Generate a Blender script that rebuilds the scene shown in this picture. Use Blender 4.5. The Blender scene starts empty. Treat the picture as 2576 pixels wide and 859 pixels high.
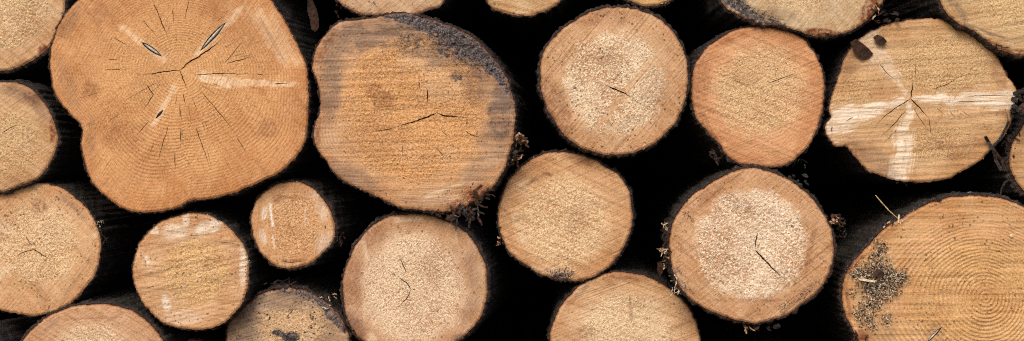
import bpy, math, random
import numpy as np
from mathutils import Vector
from mathutils.geometry import delaunay_2d_cdt

# ---------------------------------------------------------------- camera, sky, sun, exposure
S = 0.0005                 # metres per photograph pixel at the plane of the cut ends (1.5 m across)
ZC = 0.44                  # height of the picture centre above the ground
DIST = 2.1
scene = bpy.context.scene
cam_d = bpy.data.cameras.new("camera")
cam = bpy.data.objects.new("camera", cam_d)
scene.collection.objects.link(cam)
cam.location = (0, -DIST, ZC)
cam.rotation_euler = (math.radians(90), 0, 0)
cam_d.sensor_width = 36.0
cam_d.lens = 36.0 * DIST / 1.5
cam_d.clip_start = 0.05
cam_d.clip_end = 300
scene.camera = cam

SUN_EL, SUN_AZ = math.radians(42), math.radians(200)      # azimuth from +Y (north) clockwise: behind the camera
world = bpy.data.worlds.new("World")
scene.world = world
world.use_nodes = True
wn = world.node_tree
bg = wn.nodes["Background"]
sky = wn.nodes.new("ShaderNodeTexSky")
sky.sky_type = 'NISHITA'
sky.sun_disc = False
sky.sun_elevation = SUN_EL
sky.sun_rotation = SUN_AZ
sky.air_density = 1.0
sky.dust_density = 4.0
sky.ozone_density = 0.6
wn.links.new(sky.outputs[0], bg.inputs[0])
bg.inputs[1].default_value = 0.12
sun_d = bpy.data.lights.new("sun", 'SUN')
sun_d.energy = 1.3
sun_d.angle = math.radians(25)
sun_d.color = (1.0, 0.93, 0.83)
sun = bpy.data.objects.new("sun", sun_d)
scene.collection.objects.link(sun)
sd = Vector((math.sin(SUN_AZ) * math.cos(SUN_EL), math.cos(SUN_AZ) * math.cos(SUN_EL), math.sin(SUN_EL)))
sun.rotation_euler = sd.to_track_quat('Z', 'Y').to_euler()
scene.view_settings.view_transform = 'Standard'
scene.view_settings.look = 'None'
scene.view_settings.gamma = 1.0
scene.view_settings.exposure = 0.31
scene.cycles.filter_width = 1.15
scene.cycles.use_denoising = False      # keep the grain of the wood crisp

# ---------------------------------------------------------------- helpers
random.seed(7)
col = scene.collection


def lin(c):
    o = []
    for v in c:
        v = v / 255.0
        o.append(v / 12.92 if v <= 0.04045 else ((v + 0.055) / 1.055) ** 2.4)
    return (o[0], o[1], o[2], 1.0)


_P = np.random.RandomState(3).permutation(4096)
_G = np.random.RandomState(4).rand(4096) * 2 * np.pi


def perlin(x, y, seed=0):
    x = np.asarray(x, float) + seed * 17.31
    y = np.asarray(y, float) + seed * 9.77
    xi = np.floor(x).astype(int); yi = np.floor(y).astype(int)
    xf = x - xi; yf = y - yi
    def g(a, b, dx, dy):
        h = _G[_P[(_P[a & 4095] + b) & 4095]]
        return np.cos(h) * dx + np.sin(h) * dy
    u = xf * xf * xf * (xf * (xf * 6 - 15) + 10)
    v = yf * yf * yf * (yf * (yf * 6 - 15) + 10)
    a = g(xi, yi, xf, yf); b = g(xi + 1, yi, xf - 1, yf)
    c = g(xi, yi + 1, xf, yf - 1); d = g(xi + 1, yi + 1, xf - 1, yf - 1)
    return ((a + u * (b - a)) * (1 - v) + (c + u * (d - c)) * v) * 1.5


def fbm(x, y, seed=0, o=3):
    r = 0; a = 1.0; f = 1.0
    for i in range(o):
        r = r + a * perlin(np.asarray(x) * f, np.asarray(y) * f, seed + i * 5)
        a *= 0.55; f *= 2.03
    return r


def sstep(a, b, x):
    t = np.clip((x - a) / (b - a), 0, 1)
    return t * t * (3 - 2 * t)


def link(o, parent=None):
    col.objects.link(o)
    if parent is not None:
        o.parent = parent
    return o


def mesh_obj(name, v, f, mat, parent=None, smooth=True, attrs=None):
    me = bpy.data.meshes.new(name)
    v = np.asarray(v, dtype=np.float32)
    if isinstance(f, np.ndarray):
        n, k = f.shape
        me.vertices.add(len(v)); me.vertices.foreach_set("co", v.ravel())
        me.loops.add(n * k); me.loops.foreach_set("vertex_index", f.ravel().astype(np.int32))
        me.polygons.add(n)
        me.polygons.foreach_set("loop_start", np.arange(0, n * k, k, dtype=np.int32))
        me.update(calc_edges=True)
    else:
        me.from_pydata([tuple(map(float, p)) for p in v], [], f)
    me.polygons.foreach_set("use_smooth", np.full(len(me.polygons), smooth))
    if attrs:
        for k, a in attrs.items():
            at = me.attributes.new(k, 'FLOAT', 'POINT')
            at.data.foreach_set("value", np.asarray(a, dtype=np.float32))
    me.validate()
    me.update()
    if mat is not None:
        me.materials.append(mat)
    return link(bpy.data.objects.new(name, me), parent)


def spline(pts, step):
    """closed Catmull-Rom through pts, resampled to about `step`"""
    p = np.asarray(pts, float)
    n = len(p); out = []
    for i in range(n):
        a, b, c, d = p[i - 1], p[i], p[(i + 1) % n], p[(i + 2) % n]
        for t in np.linspace(0, 1, 14, endpoint=False):
            out.append(0.5 * ((2 * b) + (c - a) * t + (2 * a - 5 * b + 4 * c - d) * t * t + (3 * b - a - 3 * c + d) * t ** 3))
    q = np.array(out)
    q2 = np.vstack([q, q[:1]])
    L = np.concatenate([[0], np.cumsum(np.linalg.norm(np.diff(q2, axis=0), axis=1))])
    m = max(24, int(L[-1] / step))
    s = np.linspace(0, L[-1], m, endpoint=False)
    return np.stack([np.interp(s, L, q2[:, 0]), np.interp(s, L, q2[:, 1])], 1)


def inside(poly, P):
    x, y = P[:, 0], P[:, 1]
    r = np.zeros(len(P), bool)
    n = len(poly)
    for i in range(n):
        x0, y0 = poly[i]; x1, y1 = poly[(i + 1) % n]
        if y0 == y1:
            continue
        c = ((y0 > y) != (y1 > y)) & (x < (x1 - x0) * (y - y0) / (y1 - y0) + x0)
        r ^= c
    return r


# ---------------------------------------------------------------- materials
class NT:
    def __init__(self, name):
        self.m = bpy.data.materials.new(name)
        self.m.use_nodes = True
        self.t = self.m.node_tree
        self.b = self.t.nodes["Principled BSDF"]

    def n(self, typ, **kw):
        nd = self.t.nodes.new(typ)
        for k, v in kw.items():
            setattr(nd, k, v)
        return nd

    def put(self, sock, v):
        if hasattr(v, "is_output"):
            self.t.links.new(v, sock)
        else:
            sock.default_value = v

    def attr(self, name):
        a = self.n("ShaderNodeAttribute"); a.attribute_name = name
        return a.outputs["Fac"]

    def math(self, op, a, b=0.0, clamp=False):
        nd = self.n("ShaderNodeMath", operation=op, use_clamp=clamp)
        self.put(nd.inputs[0], a); self.put(nd.inputs[1], b)
        return nd.outputs[0]

    def mix(self, fac, a, b, mode='MIX'):
        nd = self.n("ShaderNodeMix", data_type='RGBA', blend_type=mode)
        self.put(nd.inputs[0], fac); self.put(nd.inputs[6], a); self.put(nd.inputs[7], b)
        return nd.outputs[2]

    def map(self, v, a, b, c=0.0, d=1.0):
        nd = self.n("ShaderNodeMapRange", interpolation_type='SMOOTHSTEP')
        self.put(nd.inputs[0], v)
        for i, x in enumerate((a, b, c, d)):
            self.put(nd.inputs[i + 1], x)
        return nd.outputs[0]

    def coord(self, off=(0, 0, 0), roty=0.0, scale=(1, 1, 1)):
        tc = self.n("ShaderNodeTexCoord")
        a = self.n("ShaderNodeMapping", vector_type='TEXTURE')   # rotate first
        self.t.links.new(tc.outputs["Object"], a.inputs[0])
        a.inputs["Rotation"].default_value = (0, roty, 0)
        mp = self.n("ShaderNodeMapping")
        self.t.links.new(a.outputs[0], mp.inputs[0])
        mp.inputs["Location"].default_value = off
        mp.inputs["Scale"].default_value = scale
        return mp.outputs[0]

    def noise(self, co, scale, detail=2.0, rough=0.55, dist=0.0):
        nd = self.n("ShaderNodeTexNoise")
        self.t.links.new(co, nd.inputs["Vector"])
        nd.inputs["Scale"].default_value = scale
        nd.inputs["Detail"].default_value = detail
        nd.inputs["Roughness"].default_value = rough
        nd.inputs["Distortion"].default_value = dist
        return nd.outputs["Fac"]

    def bump(self, h, strength, dist, normal=None):
        nd = self.n("ShaderNodeBump")
        nd.inputs["Strength"].default_value = strength
        nd.inputs["Distance"].default_value = dist
        self.t.links.new(h, nd.inputs["Height"])
        if normal is not None:
            self.t.links.new(normal, nd.inputs["Normal"])
        return nd.outputs[0]

    def vor(self, co, scale, rnd=1.0):
        nd = self.n("ShaderNodeTexVoronoi", voronoi_dimensions='2D')
        s = self.n("ShaderNodeSeparateXYZ"); q = self.n("ShaderNodeCombineXYZ")
        self.t.links.new(co, s.inputs[0])
        self.t.links.new(s.outputs[0], q.inputs[0]); self.t.links.new(s.outputs[2], q.inputs[1])
        self.t.links.new(q.outputs[0], nd.inputs["Vector"])
        nd.inputs["Scale"].default_value = scale
        nd.inputs["Randomness"].default_value = rnd
        return nd.outputs["Distance"]


def wood_mat(sap, core, pitch=9.0, ring=0.5, saw=0.5, saw_ang=0.0, seed=0, speck=0.5, rough_c=1.0, pale=(222, 194, 160), ray=0.15):
    T = NT("cut_wood")
    off = (seed * 1.37, seed * 0.71, seed * 2.11)
    co = T.coord(off)
    a_core, a_ring, ed = T.attr("core"), T.attr("ring"), T.attr("edge")
    sapc, corec = (tuple(x * k for x, k in zip(lin(c), (0.98, 1.03, 1.12, 1.0))) for c in (sap, core))

    def tint(base, k):
        return tuple(min(1, x * y) for x, y in zip(base[:3], k)) + (1,)
    dark = tint(sapc, (0.50, 0.41, 0.33))
    warm = tint(sapc, (0.78, 0.65, 0.51))
    palec = tint(sapc, (1.14, 1.24, 1.40))
    c = T.mix(a_core, sapc, corec)
    # broad tonal drift of the wood itself
    big = T.noise(co, 14, 4, 0.6)
    c = T.mix(T.map(big, 0.44, 0.66, 0, 0.9), c, warm)
    big2 = T.noise(T.coord((off[0] + 5, off[1], off[2])), 32, 4, 0.65)
    c = T.mix(T.map(big2, 0.48, 0.72, 0, 0.65), c, palec)
    # sapwood deepens towards the bark, unevenly
    rim = T.math('MULTIPLY', T.map(ed, 4.0, 64.0, 1.0, 0.0), T.map(big2, 0.36, 0.62, 1.0, 0.3))
    c = T.mix(T.math('MULTIPLY', rim, 0.85), c, tint(sapc, (0.74, 0.56, 0.39)))
    # growth rings
    wob = T.noise(co, 22, 2, 0.5)
    ph = T.math('ADD', T.math('MULTIPLY', a_ring, 2 * math.pi / pitch), T.math('MULTIPLY', wob, 9.0))
    sn = T.math('SINE', ph)
    sn = T.math('POWER', T.math('ADD', T.math('MULTIPLY', sn, 0.5), 0.5), 2.2)
    rmask = T.map(T.noise(T.coord((off[0], off[1] + 3, off[2])), 16, 2, 0.5), 0.36, 0.58, 0.35, 1.0)
    sn = T.math('MULTIPLY', sn, rmask)
    c = T.mix(T.math('MULTIPLY', sn, ring), c, dark)
    # hairline rays running out from the pith
    vec = T.n("ShaderNodeCombineXYZ")
    T.put(vec.inputs[0], T.math('MULTIPLY', T.attr("theta"), 46.0)); T.put(vec.inputs[1], T.math('MULTIPLY', a_ring, 0.010)); vec.inputs[2].default_value = seed
    ry = T.noise(vec.outputs[0], 1.0, 2, 0.6)
    c = T.mix(T.math('MULTIPLY', T.map(ry, 0.57, 0.68), ray), c, dark)
    c = T.mix(T.math('MULTIPLY', T.map(ry, 0.42, 0.32), ray * 0.7), c, palec)
    # saw marks: long thin streaks, all one way
    s1 = T.noise(T.coord(off, saw_ang, (7, 1, 400)), 1.0, 3, 0.65)
    s2 = T.noise(T.coord((off[0] + 9, off[1], off[2]), saw_ang, (22, 1, 760)), 1.0, 2, 0.6)
    s3 = T.noise(T.coord((off[0] + 4, off[1], off[2] + 3), saw_ang, (3, 1, 70)), 1.0, 2, 0.6)
    inv = T.math('SUBTRACT', 1.0, T.math('MULTIPLY', a_core, 0.8))
    sawm = T.math('MULTIPLY', inv, T.map(T.noise(T.coord((off[0] + 6, 0, off[2] + 1)), 18, 2, 0.5), 0.36, 0.6, 0.35, 1.0))
    c = T.mix(T.math('MULTIPLY', T.math('MULTIPLY', T.map(s3, 0.45, 0.7), inv), saw * 0.3), c, warm)
    c = T.mix(T.math('MULTIPLY', T.math('MULTIPLY', T.map(s1, 0.52, 0.62), sawm), min(1.0, saw * 1.25)), c, dark)
    c = T.mix(T.math('MULTIPLY', T.math('MULTIPLY', T.map(s2, 0.52, 0.70), sawm), saw), c, palec)
    # torn fibres of the heart
    fi = T.noise(T.coord(off, saw_ang + 0.5, (400, 1, 640)), 1.0, 2, 0.6)
    fi2 = T.noise(co, 470, 2, 0.65)
    fmask = T.math('ADD', T.math('MULTIPLY', a_core, 0.85 * rough_c), 0.12)
    fdark = tint(corec, (0.50, 0.40, 0.32))
    palef = tint(corec, (1.26, 1.36, 1.48))
    c = T.mix(T.math('MULTIPLY', T.map(fi, 0.46, 0.59), T.math('MULTIPLY', fmask, 0.95)), c, palef)
    c = T.mix(T.math('MULTIPLY', T.map(fi2, 0.52, 0.63), T.math('MULTIPLY', fmask, 0.85)), c, fdark)
    # all-over fine grain
    gr = T.noise(co, 560, 2, 0.7)
    c = T.mix(T.map(gr, 0.56, 0.72, 0, 0.5), c, dark)
    c = T.mix(T.map(gr, 0.44, 0.30, 0, 0.5), c, palec)
    # pale knot wood, brown resin, blue-grey stain, dirt
    n_m = T.noise(co, 150, 3, 0.6)
    n_l = T.noise(T.coord((off[0] + 8, 1, off[2])), 45, 4, 0.65)
    pm = T.math('MULTIPLY', T.attr("pale"), T.math('MULTIPLY', T.map(s1, 0.44, 0.64, 1.0, 0.5), T.map(n_l, 0.34, 0.54, 0.6, 1.0)))
    c = T.mix(pm, c, lin(pale))
    br = T.math('MULTIPLY', T.attr("brown"), T.map(n_m, 0.34, 0.60, 0.3, 1.0))
    c = T.mix(br, c, lin((118, 60, 28)))
    stn = T.math('MULTIPLY', T.attr("stain"), T.map(n_l, 0.34, 0.56, 0.45, 1.0))
    c = T.mix(T.math('MULTIPLY', stn, T.map(s1, 0.4, 0.66, 0.75, 1.0)), c, lin((84, 74, 73)))
    chf = T.map(T.math('ADD', T.attr("char"), T.math('MULTIPLY', T.math('SUBTRACT', n_m, 0.5), 2.2)), 0.30, 0.75)
    c = T.mix(T.math('MULTIPLY', chf, 0.93), c, T.mix(T.map(fi2, 0.45, 0.62), lin((52, 47, 49)), lin((120, 113, 116))))
    di = T.attr("dirt")
    dn = T.noise(co, 430, 3, 0.6)
    th = T.math('SUBTRACT', 0.76, T.math('MULTIPLY', di, 0.31))
    dsoft = T.math('MULTIPLY', T.math('SUBTRACT', dn, th), 16.0, True)
    c = T.mix(T.math('MULTIPLY', dsoft, 0.92), c, lin((46, 41, 38)))
    # scattered black specks, two sizes
    vmask = T.map(T.noise(T.coord((off[0] + 2, 0, off[2] + 7)), 26, 2, 0.5), 0.42, 0.58)
    sp = T.math('MULTIPLY', T.map(T.math('ADD', T.vor(co, 130), T.math('MULTIPLY', T.math('SUBTRACT', n_m, 0.5), 0.9)), 0.06, 0.15, 1.0, 0.0), T.math('MULTIPLY', vmask, speck))
    c = T.mix(sp, c, lin((50, 36, 28)))
    sp = T.math('MULTIPLY', T.map(T.vor(T.coord((off[0] + 3, 0, off[2])), 230), 0.10, 0.18, 1.0, 0.0), T.math('MULTIPLY', T.map(n_l, 0.53, 0.62), speck * 0.8))
    c = T.mix(sp, c, lin((64, 44, 32)))
    # thin darker cambium line against the bark
    c = T.mix(T.map(ed, 1.0, 6.0, 0.6, 0.0), c, lin((116, 66, 38)))
    T.put(T.b.inputs["Base Color"], c)
    T.b.inputs["Roughness"].default_value = 0.7
    T.b.inputs["Specular IOR Level"].default_value = 0.3
    h = T.math('ADD', T.math('MULTIPLY', fi2, T.math('MULTIPLY', fmask, -1.0)), T.math('MULTIPLY', s2, 0.4))
    h = T.math('ADD', h, T.math('MULTIPLY', fi, T.math('MULTIPLY', fmask, 1.0)))
    h = T.math('SUBTRACT', h, T.math('MULTIPLY', s1, 0.5))
    h = T.math('SUBTRACT', h, T.math('MULTIPLY', sn, 0.25 * ring))
    T.put(T.b.inputs["Normal"], T.bump(h, 0.8, 0.0016))
    return T.m


def bark_mat():
    T = NT("bark")
    co = T.coord()
    n1 = T.noise(co, 60, 4, 0.65)
    n2 = T.noise(co, 11, 3, 0.6)
    n3 = T.noise(co, 420, 2, 0.6)
    c = T.mix(T.map(n1, 0.35, 0.65), lin((27, 23, 21)), lin((56, 49, 46)))
    c = T.mix(T.map(n2, 0.5, 0.7, 0, 0.6), c, lin((52, 36, 28)))
    c = T.mix(T.map(n3, 0.58, 0.68, 0, 0.6), c, lin((122, 114, 110)))
    gm = T.noise(T.coord((4, 2, 7)), 9, 3, 0.6)
    c = T.mix(T.map(gm, 0.56, 0.72, 0, 0.4), c, lin((48, 54, 38)))
    c = T.mix(T.math('MULTIPLY', T.attr("rim"), T.map(n1, 0.3, 0.7, 0.5, 1.0)), c, lin((62, 36, 25)))
    T.put(T.b.inputs["Base Color"], c)
    T.b.inputs["Roughness"].default_value = 0.8
    T.b.inputs["Specular IOR Level"].default_value = 0.3
    h = T.math('ADD', n1, T.math('MULTIPLY', n3, 0.35))
    T.put(T.b.inputs["Normal"], T.bump(h, 0.9, 0.008))
    return T.m


def plain_mat(name, c1, c2, scale=200.0, rough=0.8):
    T = NT(name)
    n = T.noise(T.coord(), scale, 3, 0.6)
    T.put(T.b.inputs["Base Color"], T.mix(T.map(n, 0.35, 0.65), lin(c1), lin(c2)))
    T.b.inputs["Roughness"].default_value = rough
    T.b.inputs["Specular IOR Level"].default_value = 0.3
    T.put(T.b.inputs["Normal"], T.bump(n, 0.6, 0.002))
    return T.m


M_BARK = bark_mat()
M_CRACK = plain_mat("split_wood", (120, 78, 44), (84, 50, 28))
M_KNOT = plain_mat("knot_wood", (204, 196, 184), (168, 158, 146), 200)
M_KNOTDARK = plain_mat("dark_knot", (70, 62, 62), (44, 38, 38), 320)
M_SHRED = plain_mat("bark_shred", (76, 46, 30), (34, 25, 21), 200)
M_SHREDPALE = plain_mat("pale_shred", (206, 168, 132), (120, 80, 54), 200)
M_CHIP = plain_mat("wood_chip", (232, 214, 188), (204, 172, 132), 300)
M_GREYCHIP = plain_mat("weathered_chip", (148, 140, 128), (60, 56, 54), 260)
M_BLACKCHIP = plain_mat("dark_crumb", (48, 44, 42), (26, 24, 24), 260)
M_LICHEN = plain_mat("lichen", (196, 188, 160), (128, 124, 100), 260)
M_MOSS = plain_mat("moss", (84, 98, 66), (44, 56, 36), 260)
M_STRAW = plain_mat("straw", (206, 176, 120), (160, 128, 80), 260)


def ground_mat():
    T = NT("soil")
    co = T.coord()
    n = T.noise(co, 6, 5, 0.65)
    n2 = T.noise(co, 70, 3, 0.6)
    c = T.mix(T.map(n, 0.4, 0.62), lin((92, 74, 56)), lin((74, 82, 50)))
    c = T.mix(T.map(n2, 0.4, 0.7, 0, 0.6), c, lin((54, 42, 32)))
    T.put(T.b.inputs["Base Color"], c)
    T.b.inputs["Roughness"].default_value = 0.95
    T.put(T.b.inputs["Normal"], T.bump(n2, 0.8, 0.02))
    return T.m


M_SOIL = ground_mat()

# ---------------------------------------------------------------- setting: forest ground, plus an added slope behind the pile sealing out daylight
gx = np.concatenate([np.linspace(-40, -4, 13), np.linspace(-3.5, 3.5, 71), np.linspace(4, 40, 13)])
gy = np.concatenate([np.linspace(-40, -4, 13), np.linspace(-3.5, 4.5, 161), np.linspace(5, 40, 12)])
GX, GY = np.meshgrid(gx, gy)
added_bank = sstep(2.35, 2.62, GY) * 1.1 + sstep(3.0, 6.0, GY) * 1.6  # steep earth rise added at the log ends to keep the gaps dark
GZ = added_bank + fbm(GX * 0.6, GY * 0.6, 2) * 0.02 * (0.3 + sstep(2.7, 4, GY)) - 0.012
nx, ny = len(gx), len(gy)
idx = np.arange(nx * ny).reshape(ny, nx)
gf = np.stack([idx[:-1, :-1].ravel(), idx[:-1, 1:].ravel(), idx[1:, 1:].ravel(), idx[1:, :-1].ravel()], 1)
g = mesh_obj("ground", np.stack([GX.ravel(), GY.ravel(), GZ.ravel()], 1), gf, M_SOIL)
g["kind"] = "structure"

# ---------------------------------------------------------------- log builder
TILE = {1: (0, 0), 2: (750, 0), 3: (1500, 0), 4: (2250, 0), 5: (0, 500), 6: (750, 500), 7: (1500, 500), 8: (2250, 500)}
K = 750 / 1288.0


def t(tile, *pts):
    ox, oy = TILE[tile]
    r = [(ox + x * K, oy + y * K) for x, y in pts]
    return r if len(r) > 1 else r[0]


def depth_scale(y):
    return (DIST + y) / DIST


def world_xz(px, py, y):
    k = depth_scale(y)
    return ((px - 1500) * S * k, ZC + (500 - py) * S * k)


def crack_poly(pts, w, rnd):
    p = np.asarray(pts, float)
    q = []
    for i in range(len(p) - 1):
        n = max(2, int(np.linalg.norm(p[i + 1] - p[i]) / 7))
        for k in range(n):
            q.append(p[i] + (p[i + 1] - p[i]) * k / n)
    q.append(p[-1])
    q = np.array(q)
    d = np.gradient(q, axis=0)
    d /= np.linalg.norm(d, axis=1)[:, None] + 1e-9
    nrm = np.stack([-d[:, 1], d[:, 0]], 1)
    m = len(q)
    s = np.linspace(0, 1, m)
    jit = np.array([rnd.uniform(-1, 1) for _ in range(m)]) * min(1.2, w * 0.4)
    jit[0] = jit[-1] = 0
    q = q + nrm * jit[:, None]
    ww = w * 0.5 * np.minimum(1, np.minimum(s * 5 + 0.35, (1 - s) * 2.2)) * np.array([rnd.uniform(0.7, 1.15) for _ in range(m)])
    ww = np.maximum(ww, 0.25)
    a = q + nrm * ww[:, None]; b = q - nrm * ww[:, None]
    return np.vstack([a, b[::-1]])


def lens_poly(p0, p1, w, n=9):
    p0 = np.array(p0); p1 = np.array(p1)
    d = p1 - p0; nr = np.array([-d[1], d[0]]) / np.linalg.norm(d)
    s = np.linspace(0, 1, n)
    ww = w * 0.5 * np.sin(np.pi * s) ** 0.8
    a = p0 + d * s[:, None] + nr * ww[:, None]
    b = p0 + d * s[1:-1][::-1][:, None] - nr * (ww[1:-1][::-1])[:, None]
    return np.vstack([a, b])


def seg_dist(X, Y, p0, p1):
    p0 = np.array(p0, float); p1 = np.array(p1, float)
    d = p1 - p0; L2 = (d ** 2).sum() + 1e-9
    s = np.clip(((X - p0[0]) * d[0] + (Y - p0[1]) * d[1]) / L2, 0, 1)
    return np.hypot(X - p0[0] - s * d[0], Y - p0[1] - s * d[1]), s


def feature(X, Y, f, seed):
    """evaluate a mask only where it can be non-zero"""
    if f[0] == 'e':
        q = max(f[3], f[4]) * 1.9 + 4
        b = (f[1] - q, f[1] + q, f[2] - q, f[2] + q)
    else:
        q = max(f[3], f[4]) * 1.6 + 4
        b = (min(f[1][0], f[2][0]) - q, max(f[1][0], f[2][0]) + q, min(f[1][1], f[2][1]) - q, max(f[1][1], f[2][1]) + q)
    m = (X > b[0]) & (X < b[1]) & (Y > b[2]) & (Y < b[3])
    r = np.zeros(len(X))
    if m.any():
        r[m] = feature_mask(X[m], Y[m], f, seed)
    return r


def feature_mask(X, Y, f, seed):
    """soft organic mask. ('e', cx, cy, rx, ry, ang, strength[, soft]) or ('l', p0, p1, w0, w1, strength)"""
    wx = fbm(X / 38, Y / 38, seed + 31) ; wy = fbm(X / 38, Y / 38, seed + 57)
    if f[0] == 'e':
        _, cx, cy, rx, ry, ang, st = f[:7]
        soft = f[7] if len(f) > 7 else 0.35
        am = min(rx, ry) * (0.28 if soft > 0.3 else 0.10)
        dx = X + wx * am - cx; dy = Y + wy * am - cy
        ca, sa = math.cos(math.radians(ang)), math.sin(math.radians(ang))
        u = (dx * ca + dy * sa) / rx; v = (-dx * sa + dy * ca) / ry
        return st * sstep(1 + soft, 1 - soft, np.hypot(u, v))
    _, p0, p1, w0, w1, st = f[:6]
    am = max(w0, w1) * 0.12
    d, s = seg_dist(X + wx * am, Y + wy * am, p0, p1)
    w = (w0 + (w1 - w0) * s) * 0.5
    ln = math.hypot(p1[0] - p0[0], p1[1] - p0[1]) + 1e-6
    ex, ey = (p1[0] - p0[0]) / ln, (p1[1] - p0[1]) / ln
    ua = (X - p0[0]) * ex + (Y - p0[1]) * ey; va = (X - p0[0]) * -ey + (Y - p0[1]) * ex
    d = d * (1 + 0.55 * perlin(ua / 90, va / 5.0, seed + 71) + 0.35 * perlin(ua / 40, va / 3.0, seed + 72))
    endf = sstep(0, 0.12, s + 0.04) * sstep(1.02, 0.85, s) if len(f) < 7 else 1.0
    return st * (sstep(1.35, 0.4, d / (w + 1e-6)) if len(f) < 7 else sstep(1.25, 0.6, d / (w + 1e-6)) * (0.86 + 0.3 * perlin(ua / 110, va / 6.0, seed + 73))) * endf


def strip_tube(name, path, r, mat, parent=None, flat=1.0, sides=5):
    """tapering irregular twig / shred along a 3D path"""
    path = np.asarray(path, float)
    n = len(path); v = []; f = []
    for i in range(n):
        d = path[min(i + 1, n - 1)] - path[max(i - 1, 0)]
        d /= np.linalg.norm(d) + 1e-9
        up = np.array([0.2, 1.0, 0.1]); a = np.cross(d, up); a /= np.linalg.norm(a) + 1e-9
        b = np.cross(d, a)
        rr = r * (0.55 + 0.45 * math.sin(math.pi * (i + 0.6) / (n + 0.4))) * random.uniform(0.8, 1.2)
        for k in range(sides):
            an = 2 * math.pi * k / sides
            v.append(path[i] + a * math.cos(an) * rr + b * math.sin(an) * rr * flat)
    for i in range(n - 1):
        for k in range(sides):
            k2 = (k + 1) % sides
            f.append((i * sides + k, i * sides + k2, (i + 1) * sides + k2, (i + 1) * sides + k))
    f.append(tuple(range(sides))[::-1]); f.append(tuple((n - 1) * sides + k for k in range(sides)))
    return mesh_obj(name, v, f, mat, parent, smooth=False)


def flake(name, pts, thick, mat, parent=None, y=0.0, bend=0.004, tilt=(0, 0)):
    """irregular thin slab from a pixel outline, at depth y (metres), relative to origin; bent and tilted"""
    p = np.asarray(pts, float)
    c = p.mean(0)
    v = []
    R = np.abs(p - c).max() + 1e-6
    for side in (0, 1):
        for q in np.vstack([[c], p]):
            dx, dz = (q - c) * np.array([1, -1]) * S
            yy = -bend * (1 - ((q - c) ** 2).sum() / (R * R) / 2) + tilt[0] * dx + tilt[1] * dz + side * thick + random.uniform(-1, 1) * thick * 0.2
            sc = 1.0 if side == 0 else 0.9
            v.append((dx * sc, yy, dz * sc))
    n = len(p); f = []
    for i in range(n):
        j = (i + 1) % n
        f.append((0, 1 + j, 1 + i))
        f.append((n + 1, n + 2 + i, n + 2 + j))
        f.append((1 + i, 1 + j, n + 2 + j, n + 2 + i))
    o = mesh_obj(name, v, f, mat, parent, smooth=False)
    return o, c


def crumbs(name, pos, smin, smax, mat, parent=None, aspect=2.2):
    """many small splinters / crumbs joined: pos is a list of (x,y,z) local metres"""
    v = []; f = []
    for p in pos:
        s = random.uniform(smin, smax) * S
        a = random.uniform(0, math.pi * 2); el = random.uniform(-0.5, 0.5)
        d = np.array([math.cos(a) * math.cos(el), math.sin(el), math.sin(a) * math.cos(el)])
        e = np.cross(d, (0.1, 1, 0.2)); e /= np.linalg.norm(e); g_ = np.cross(d, e)
        L = s * random.uniform(1.0, aspect); w = s * random.uniform(0.35, 0.7)
        b = len(v); p = np.array(p)
        v += [p - d * L, p + e * w - d * L * .1, p - e * w * .8 + g_ * w * .3, p + g_ * w, p - g_ * w * .7 + d * L * .2, p + d * L]
        for tri in ((0, 1, 3), (0, 3, 2), (0, 2, 4), (0, 4, 1), (5, 3, 1), (5, 2, 3), (5, 4, 2), (5, 1, 4)):
            f.append(tuple(b + i for i in tri))
    return mesh_obj(name, v, f, mat, parent, smooth=False)


ROWS = [0.004, 0.010, 0.018, 0.028, 0.040, 0.055, 0.073, 0.095, 0.12, 0.15, 0.19, 0.24, 0.31, 0.40, 0.55, 0.8, 1.2, 1.8, 2.6]


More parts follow.
